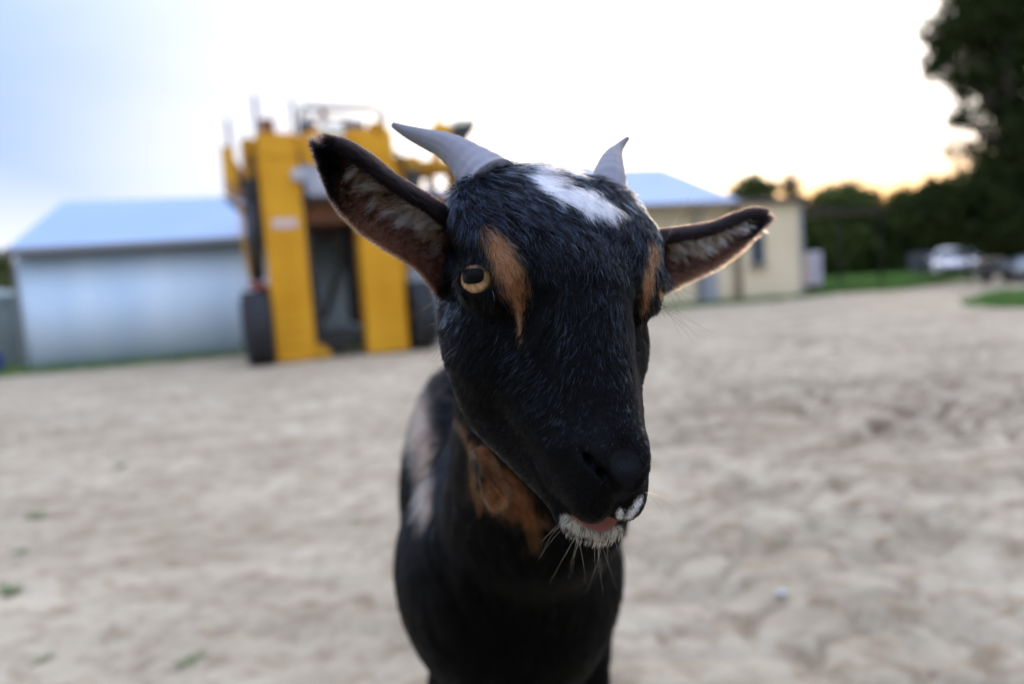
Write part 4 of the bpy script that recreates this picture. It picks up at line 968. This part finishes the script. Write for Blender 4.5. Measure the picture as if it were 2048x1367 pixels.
# density (hairs per square metre): close on the face, thinner where it is out of focus, thin on the far side
dep_ = np.linalg.norm(ctr-CAM, axis=1); far_ = np.clip((dep_-.46)/.20, 0, 1); dens = np.exp(np.log(1.15e6)*(1-far_)+np.log(2.6e5)*far_)
tocam = CAM-ctr; tocam /= np.linalg.norm(tocam, axis=1)[:, None]; fc = (fn_/(2*area[:, None]+1e-15)*tocam).sum(1)
dens *= np.where(fc > -.25, 1.0, .35)
dens *= np.where(~is_head & (ctr[:, 2] < .42), .5, 1.0)
nh = rng.poisson(area*dens); ti = np.repeat(np.arange(len(tri)), nh)
r1, r2_ = np.sqrt(rng.random(len(ti))), rng.random(len(ti)); wa, wb, wc = 1-r1, r1*(1-r2_), r1*r2_
root = p0[ti]*wa[:, None]+p1[ti]*wb[:, None]+p2[ti]*wc[:, None]
nrm = vn[tri[ti, 0]]*wa[:, None]+vn[tri[ti, 1]]*wb[:, None]+vn[tri[ti, 2]]*wc[:, None]; nrm /= np.linalg.norm(nrm, axis=1)[:, None]+1e-12
hh_ = is_head[ti]; q = w2h(root); fr = np.clip((np.linalg.norm(root-CAM, axis=1)-.46)/.20, 0, 1)
# no hair on the eyes, nose pad, lips or inside the mouth
bald = np.zeros(len(root), bool)
for s in (-1, 1):
    e_ = q-EYE*[s, 1, 1]; g_, eu, ev = eye_axes(s); a_ = np.stack([e_@eu/1.12, e_@ev/.92], 1); bald |= ((a_**2).sum(1) < 1) & (e_@g_ > .2)
    bald |= (rc(q, (0, 12.1, -4.3), (0, 13.0, -5.2), .95, .6) < 0) & (rng.random(len(q)) < .80)
bald |= (np.abs(q[:, 0]+.1) < 1.35) & (q[:, 1] > 12.2) & (q[:, 2] < -7.6) & (q[:, 2] > -8.2+.12*q[:, 0]**2)
keep = ~bald; root, nrm, hh_, q, fr = root[keep], nrm[keep], hh_[keep], q[keep], fr[keep]
# which way the coat lies: guide strokes across the face, blended by distance
GUIDES = [((1000, 395), (1040, 415)), ((1040, 430), (1080, 462)), ((1100, 460), (1125, 500)), ((960, 420), (975, 460)), ((930, 470), (920, 510)), ((1050, 520), (1070, 565)),
          ((1150, 500), (1158, 545)), ((1200, 520), (1200, 565)), ((1250, 500), (1240, 545)), ((1280, 470), (1278, 515)), ((1190, 600), (1192, 650)), ((1230, 600), (1232, 650)), ((1120, 600), (1105, 650)),
          ((1200, 720), (1202, 770)), ((1150, 720), (1130, 765)), ((1240, 720), (1248, 765)), ((1080, 700), (1050, 735)), ((1000, 640), (985, 685)), ((1000, 740), (972, 780)), ((940, 640), (920, 690)), ((930, 740), (915, 790)),
          ((1030, 820), (1010, 865)), ((1100, 800), (1075, 845)), ((1180, 810), (1170, 850)), ((1100, 900), (1080, 945)), ((1100, 980), (1085, 1010)), ((1235, 810), (1240, 850)), ((990, 520), (1012, 560)), ((1015, 560), (1045, 600)),
          ((1070, 366), (1120, 405)), ((1120, 400), (1180, 440)), ((1180, 400), (1206, 450)), ((1215, 410), (1226, 460)), ((1105, 352), (1150, 362)), ((1230, 400), (1250, 440)), ((1170, 380), (1190, 420)), ((1060, 346), (1100, 356)),
          ((1150, 1040), (1140, 1062)), ((1200, 1072), (1198, 1090)), ((1240, 1066), (1244, 1085)), ((1280, 1000), (1272, 1025)), ((1240, 1005), (1234, 1030)), ((1310, 500), (1300, 550)), ((1295, 600), (1288, 650)),
          ((900, 800), (905, 850)), ((960, 900), (985, 945)), ((955, 940), (965, 985)), ((985, 960), (1000, 1005)), ((975, 1000), (985, 1040)), ((1000, 930), (1020, 975)), ((1050, 1010), (1058, 1060)), ((850, 800), (835, 812)), ((855, 900), (838, 912)), ((860, 980), (850, 1010)), ((1000, 1150), (1000, 1220)), ((1150, 1200), (1150, 1270)), ((850, 1100), (848, 1180)), ((1210, 1180), (1205, 1250))]
gp, gd = [], []
for a_, b_ in GUIDES:
    A_, B_ = hit(*a_), hit(*b_)
    if A_ is None or B_ is None or np.linalg.norm(A_-B_) > .05: continue
    gp.append(A_); gd.append((B_-A_)/np.linalg.norm(B_-A_))
gp, gd = np.array(gp), np.array(gd)
def lie(p, n_, head):
    qh = w2h(p)
    base_h = np.stack([np.sign(qh[:, 0])*.35*np.clip(np.abs(qh[:, 0])/3, 0, 1), np.ones(len(p)), -.25*np.ones(len(p))], 1)
    base_h[qh[:, 2] < -5] = np.array([0, -.2, -1.0]); base = base_h @ HR.T
    base[~head] = np.array([0, .25, -1.0])
    ww = np.zeros(len(p)); acc = np.zeros_like(p)
    for k in range(len(gp)):
        sg_ = np.where(head, .013, .05); wk = np.exp(-((p-gp[k])**2).sum(1)/(2*sg_**2)); acc += wk[:, None]*gd[k]; ww += wk
    d_ = acc+base/np.linalg.norm(base, axis=1)[:, None]*.12
    d_ -= n_*(d_*n_).sum(1)[:, None]; return d_/(np.linalg.norm(d_, axis=1)[:, None]+1e-9)
def strands(p, n_, d_, L, lift, wild, K=5, bend=.5, clump=None):
    n = len(p); j = rng.normal(size=(n, 3)); d2 = d_+j*wild[:, None]; d2 -= n_*(d2*n_).sum(1)[:, None]*.9; d2 /= np.linalg.norm(d2, axis=1)[:, None]+1e-9
    t_ = np.linspace(0, 1, K)[None, :, None]; lf = lift[:, None, None]
    up = (t_-bend*t_**2)*lf
    pts = p[:, None, :]+L[:, None, None]*(d2[:, None, :]*t_*np.sqrt(np.maximum(1-lf**2, .05))+n_[:, None, :]*up)
    pts[:, 0] -= n_*.0006
    return pts
col = coat_colour(root)
wt_ = coat_weights(root); gsel = lambda c_: wt_[:, [k for k, s_ in enumerate(STROKES) if s_[2] is c_]].max(1)
tuft, chin, tan_, thr, mane = gsel(WHITE)*(q[:, 1] < 5), gsel(CREAM), gsel(TAN), gsel(DTAN), gsel(GREYT)
fore = np.clip((-q[:, 1]+1)/6, 0, 1)*hh_
muz = np.clip((q[:, 1]-4)/7, 0, 1)*hh_
L = (.0085+.0165*fr)*(1+.9*fore-.78*muz)
L = L*(1+.35*tuft+.3*thr*(1-fr))*np.where(chin > .3, 1.25, 1)*np.where(tan_ > .5, .8, 1)
L = np.where(chin > .3, .0052, L); L *= .65+.6*rng.random(len(L))
lift = np.where(hh_, .26, .22)+.10*tuft+.2*mane+.15*(chin > .3); lift *= .6+.8*rng.random(len(L))
lown = vnoise(root*130, 41); lift += .10*lown*hh_
dirs = lie(root, nrm, hh_)
# locks: neighbouring hairs lean the same way
lock = np.stack([vnoise(root*np.where(hh_, 210, 70)[:, None], 50+k) for k in range(3)], 1); dirs = dirs+lock*(.5-.1*fr)[:, None]
dirs -= nrm*(dirs*nrm).sum(1)[:, None]; dirs /= np.linalg.norm(dirs, axis=1)[:, None]+1e-9
pts = strands(root, nrm, dirs, L, lift, .15+.05*fr)
# gather the hairs into small locks that point together
from mathutils.kdtree import KDTree
ci = np.flatnonzero(rng.random(len(root)) < 1/13.0); kt = KDTree(len(ci))
for k, i_ in enumerate(ci): kt.insert(root[i_], k)
kt.balance(); near_ = np.array([kt.find(r_)[1] for r_ in root]); cp = pts[ci][near_]
pull = (np.linspace(0, 1, 5)**1.3*.50)[None, :, None]*(rng.random(len(root))*.6+.5).clip(0, 1)[:, None, None]*(1-.6*muz)[:, None, None]*np.where(np.maximum(chin, gsel(WHITE)*(q[:, 1] > 5)) > .3, .15, 1)[:, None, None]
pts = pts*(1-pull)+cp*pull
rad0 = (.000115+.00012*fr)*(1+.1*fore); rad = rad0[:, None]*np.array([1, 1, .9, .65, .15])[None]
col = col*(.75+.5*rng.random(len(col)))[:, None]
isblk = (col.sum(1) < .05); shine = isblk & (rng.random(len(col)) < (.012+.32*np.clip(fore*1.6+.6*(nrm[:, 2] > .25), 0, 1))*(1-.8*fr)*(1-.5*muz)); col[shine] = np.array([.07, .11, .20])*(.5+rng.random((shine.sum(), 1)))  # strand highlights painted in: some forehead and upward-facing black hairs coloured pale blue
ragged = (~isblk) & (rng.random(len(col)) < .34*(tuft < .3)*(chin < .3)); col[ragged] *= .22
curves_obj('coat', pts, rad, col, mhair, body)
print('coat hairs', len(root))

# ear fur: short black outside, brown inside with long pale strands lying across the cup
ep, er, ec = [], [], []
for s in (-1, 1):
    G, nn = ear_grids[s]
    def samp(n, lo_u, hi_u, lo_v, hi_v):
        u, v = lo_u+(hi_u-lo_u)*rng.random(n), lo_v+(hi_v-lo_v)*rng.random(n); x, y = u*(NU-1), v*(NV-1); i, j = np.minimum(x.astype(int), NU-2), np.minimum(y.astype(int), NV-2); f, g_ = (x-i)[:, None], (y-j)[:, None]
        bil = lambda A: A[i, j]*(1-f)*(1-g_)+A[i+1, j]*f*(1-g_)+A[i, j+1]*(1-f)*g_+A[i+1, j+1]*f*g_
        du = G[i+1, j]-G[i, j]; dv = G[i, j+1]-G[i, j]
        nrm1 = lambda A: A/(np.linalg.norm(A, axis=1)[:, None]+1e-12)
        return u, v, bil(G), nrm1(bil(nn)), nrm1(du), nrm1(dv)
    # outside and the rolled-over edge
    u, v, p_, n_, du, dv = samp(15000, 0, 1, 0, 1)
    d_ = du+rng.normal(0, .2, (len(p_), 3)); d_ /= np.linalg.norm(d_, axis=1)[:, None]
    pt = strands(p_-n_*.0011, -n_, d_, .0058*(.6+.8*rng.random(len(p_))), .24+.25*rng.random(len(p_)), np.full(len(p_), .12))
    ep.append(pt); er.append(np.tile([.00009, .00009, .00008, .00006, .00002], (len(p_), 1))); ec.append(np.tile([.012, .009, .009], (len(p_), 1))*(.7+.8*rng.random(len(p_)))[:, None])
    # rims: fine fringe along both edges and the tip
    u, v, p_, n_, du, dv = samp(2600 if s < 0 else 1300, 0.05, 1, .955, 1)
    d_ = dv*.8+du*.6+rng.normal(0, .3, (len(p_), 3)); d_ /= np.linalg.norm(d_, axis=1)[:, None]
    c_ = np.where((u < .78)[:, None], np.where(rng.random(len(u))[:, None] < .55, [.20, .085, .04], [.5, .42, .34]), [.012, .009, .009])
    ep.append(strands(p_, n_, d_, .0052*(.4+rng.random(len(p_))), np.full(len(p_), .15), np.full(len(p_), .15))); er.append(np.tile([.00008, .00008, .00007, .00005, .00002], (len(p_), 1))); ec.append(c_)
    # brown inside
    u, v, p_, n_, du, dv = samp(9000, 0, .97, .25, 1)
    d_ = du*.55+dv*.8+rng.normal(0, .25, (len(p_), 3)); d_ /= np.linalg.norm(d_, axis=1)[:, None]
    dark = (u+.25*(v-.5)+rng.normal(0, .06, len(u)) > .80) | (u < .06)
    c_ = np.where(dark[:, None], [.012, .009, .009], np.array([.15, .082, .055])*(.5+1.0*rng.random(len(u)))[:, None])
    patch = (v > .30) & (v < .8) & (u > .06) & (u < .74) & (rng.random(len(u)) < .8); c_[patch] *= .25
    ep.append(strands(p_+n_*.0011, n_, d_, .0065*(.5+rng.random(len(p_))), .3+.2*rng.random(len(p_)), np.full(len(p_), .15))); er.append(np.tile([.00009, .00009, .00008, .00006, .00002], (len(p_), 1))); ec.append(c_)
    # long pale strands from under the rolled edge, in locks
    nl = 125; lu = rng.beta(1.6, 2.2, nl)*.72+.04; lv = .35+.30*rng.random(nl)
    for k in range(nl):
        m_ = rng.integers(20, 40); u, v, p_, n_, du, dv = samp(m_, max(lu[k]-.008, 0), lu[k]+.008, lv[k]-.03, lv[k]+.03)
        tilt = rng.normal(.95, .32); d_ = dv*1.0+du*tilt+rng.normal(0, .07, (m_, 3)); d_ /= np.linalg.norm(d_, axis=1)[:, None]
        pale = np.array([.94, .90, .84]) if rng.random() < .65 else np.array([.34, .23, .15])
        ep.append(strands(p_+n_*.0012, n_, d_, (.014+.010*rng.random(m_))*(1.0 if s < 0 else .9), rng.uniform(.38, .62)+.12*rng.random(m_), np.full(m_, .05), bend=.75)); er.append(np.tile([.00013, .00013, .00012, .00009, .00003], (m_, 1))); ec.append(np.tile(pale, (m_, 1))*(.7+.5*rng.random(m_))[:, None])
curves_obj('ear_hair', np.concatenate(ep), np.concatenate(er), np.clip(np.concatenate(ec), .002, .9), mhair, body)

# whiskers, lashes and loose long hairs
wp, wr, wc_ = [], [], []
def whisk(x, y, dx, dy, toward, L_, n, spread, colr, r_=.00007, sag=.3, pos=6, K=7):
    for k in range(n):
        a_ = hit(x+random.gauss(0, pos), y+random.gauss(0, pos*.6))
        if a_ is None: continue
        v_ = RC @ np.array([dx+random.gauss(0, spread), -(dy+random.gauss(0, spread)), toward+random.gauss(0, spread)]); v_ /= np.linalg.norm(v_)
        l_ = L_*(.6+.7*random.random()); t_ = np.linspace(0, 1, K)[:, None]; side = rng.normal(0, .12, 3)
        wp.append(a_+v_*t_*l_+(np.array([0, 0, -1])*sag+side)*l_*t_**2); wr.append(r_*np.linspace(1, .2, K)); wc_.append(colr)
CRM = (.30, .26, .15); DK = (.0015, .0015, .002)
whisk(1150, 1062, -.35, 1, .2, .016, 5, .25, CRM, pos=10); whisk(1200, 1078, 0, 1, .1, .018, 12, .22, CRM, pos=16); whisk(1240, 1068, .25, 1, .1, .020, 6, .25, CRM)
whisk(1130, 1045, -.8, .55, .2, .018, 4, .2, CRM); whisk(1292, 985, 1, .25, .1, .020, 10, .25, (.05, .045, .03), .00005, pos=10); whisk(1265, 1045, .5, .9, .2, .018, 6, .3, (.15, .13, .08), .00005)
whisk(1110, 960, -.6, .5, .5, .014, 8, .3, DK, .00007, pos=25); whisk(895, 690, -.6, .3, .3, .018, 8, .35, (.06, .065, .08), .00007, pos=12); whisk(880, 640, -.9, .1, .2, .012, 8, .3, (.05, .05, .06), .00006)
whisk(1312, 604, .8, .45, .1, .022, 9, .16, DK, .00009, sag=.25, pos=4); whisk(1308, 640, .6, .7, .1, .014, 6, .25, DK, .00007); whisk(1320, 560, .75, .65, .1, .016, 14, .18, DK, .0001, sag=.1, pos=5)
whisk(1318, 470, .25, -.9, -.1, .014, 9, .22, DK, .00008, sag=0, pos=8); whisk(1310, 520, .5, -.75, .1, .042, 3, .08, DK, .00008, sag=-.1)
whisk(905, 440, -.45, -.7, .1, .013, 12, .25, DK, .00008, sag=0, pos=10); whisk(925, 395, -.5, -.6, .1, .016, 14, .25, DK, .0001, sag=.1, pos=8)
whisk(935, 525, -.55, -.25, .6, .009, 14, .2, DK, .00008, sag=.3, pos=12); whisk(960, 520, -.1, -.3, .8, .008, 10, .2, DK, .00008, sag=.4, pos=8)
whisk(905, 590, -.8, .35, .4, .020, 5, .2, (.06, .07, .09), .00007)
curves_obj('whiskers', np.array(wp), np.array(wr), np.array(wc_), mhair, body)
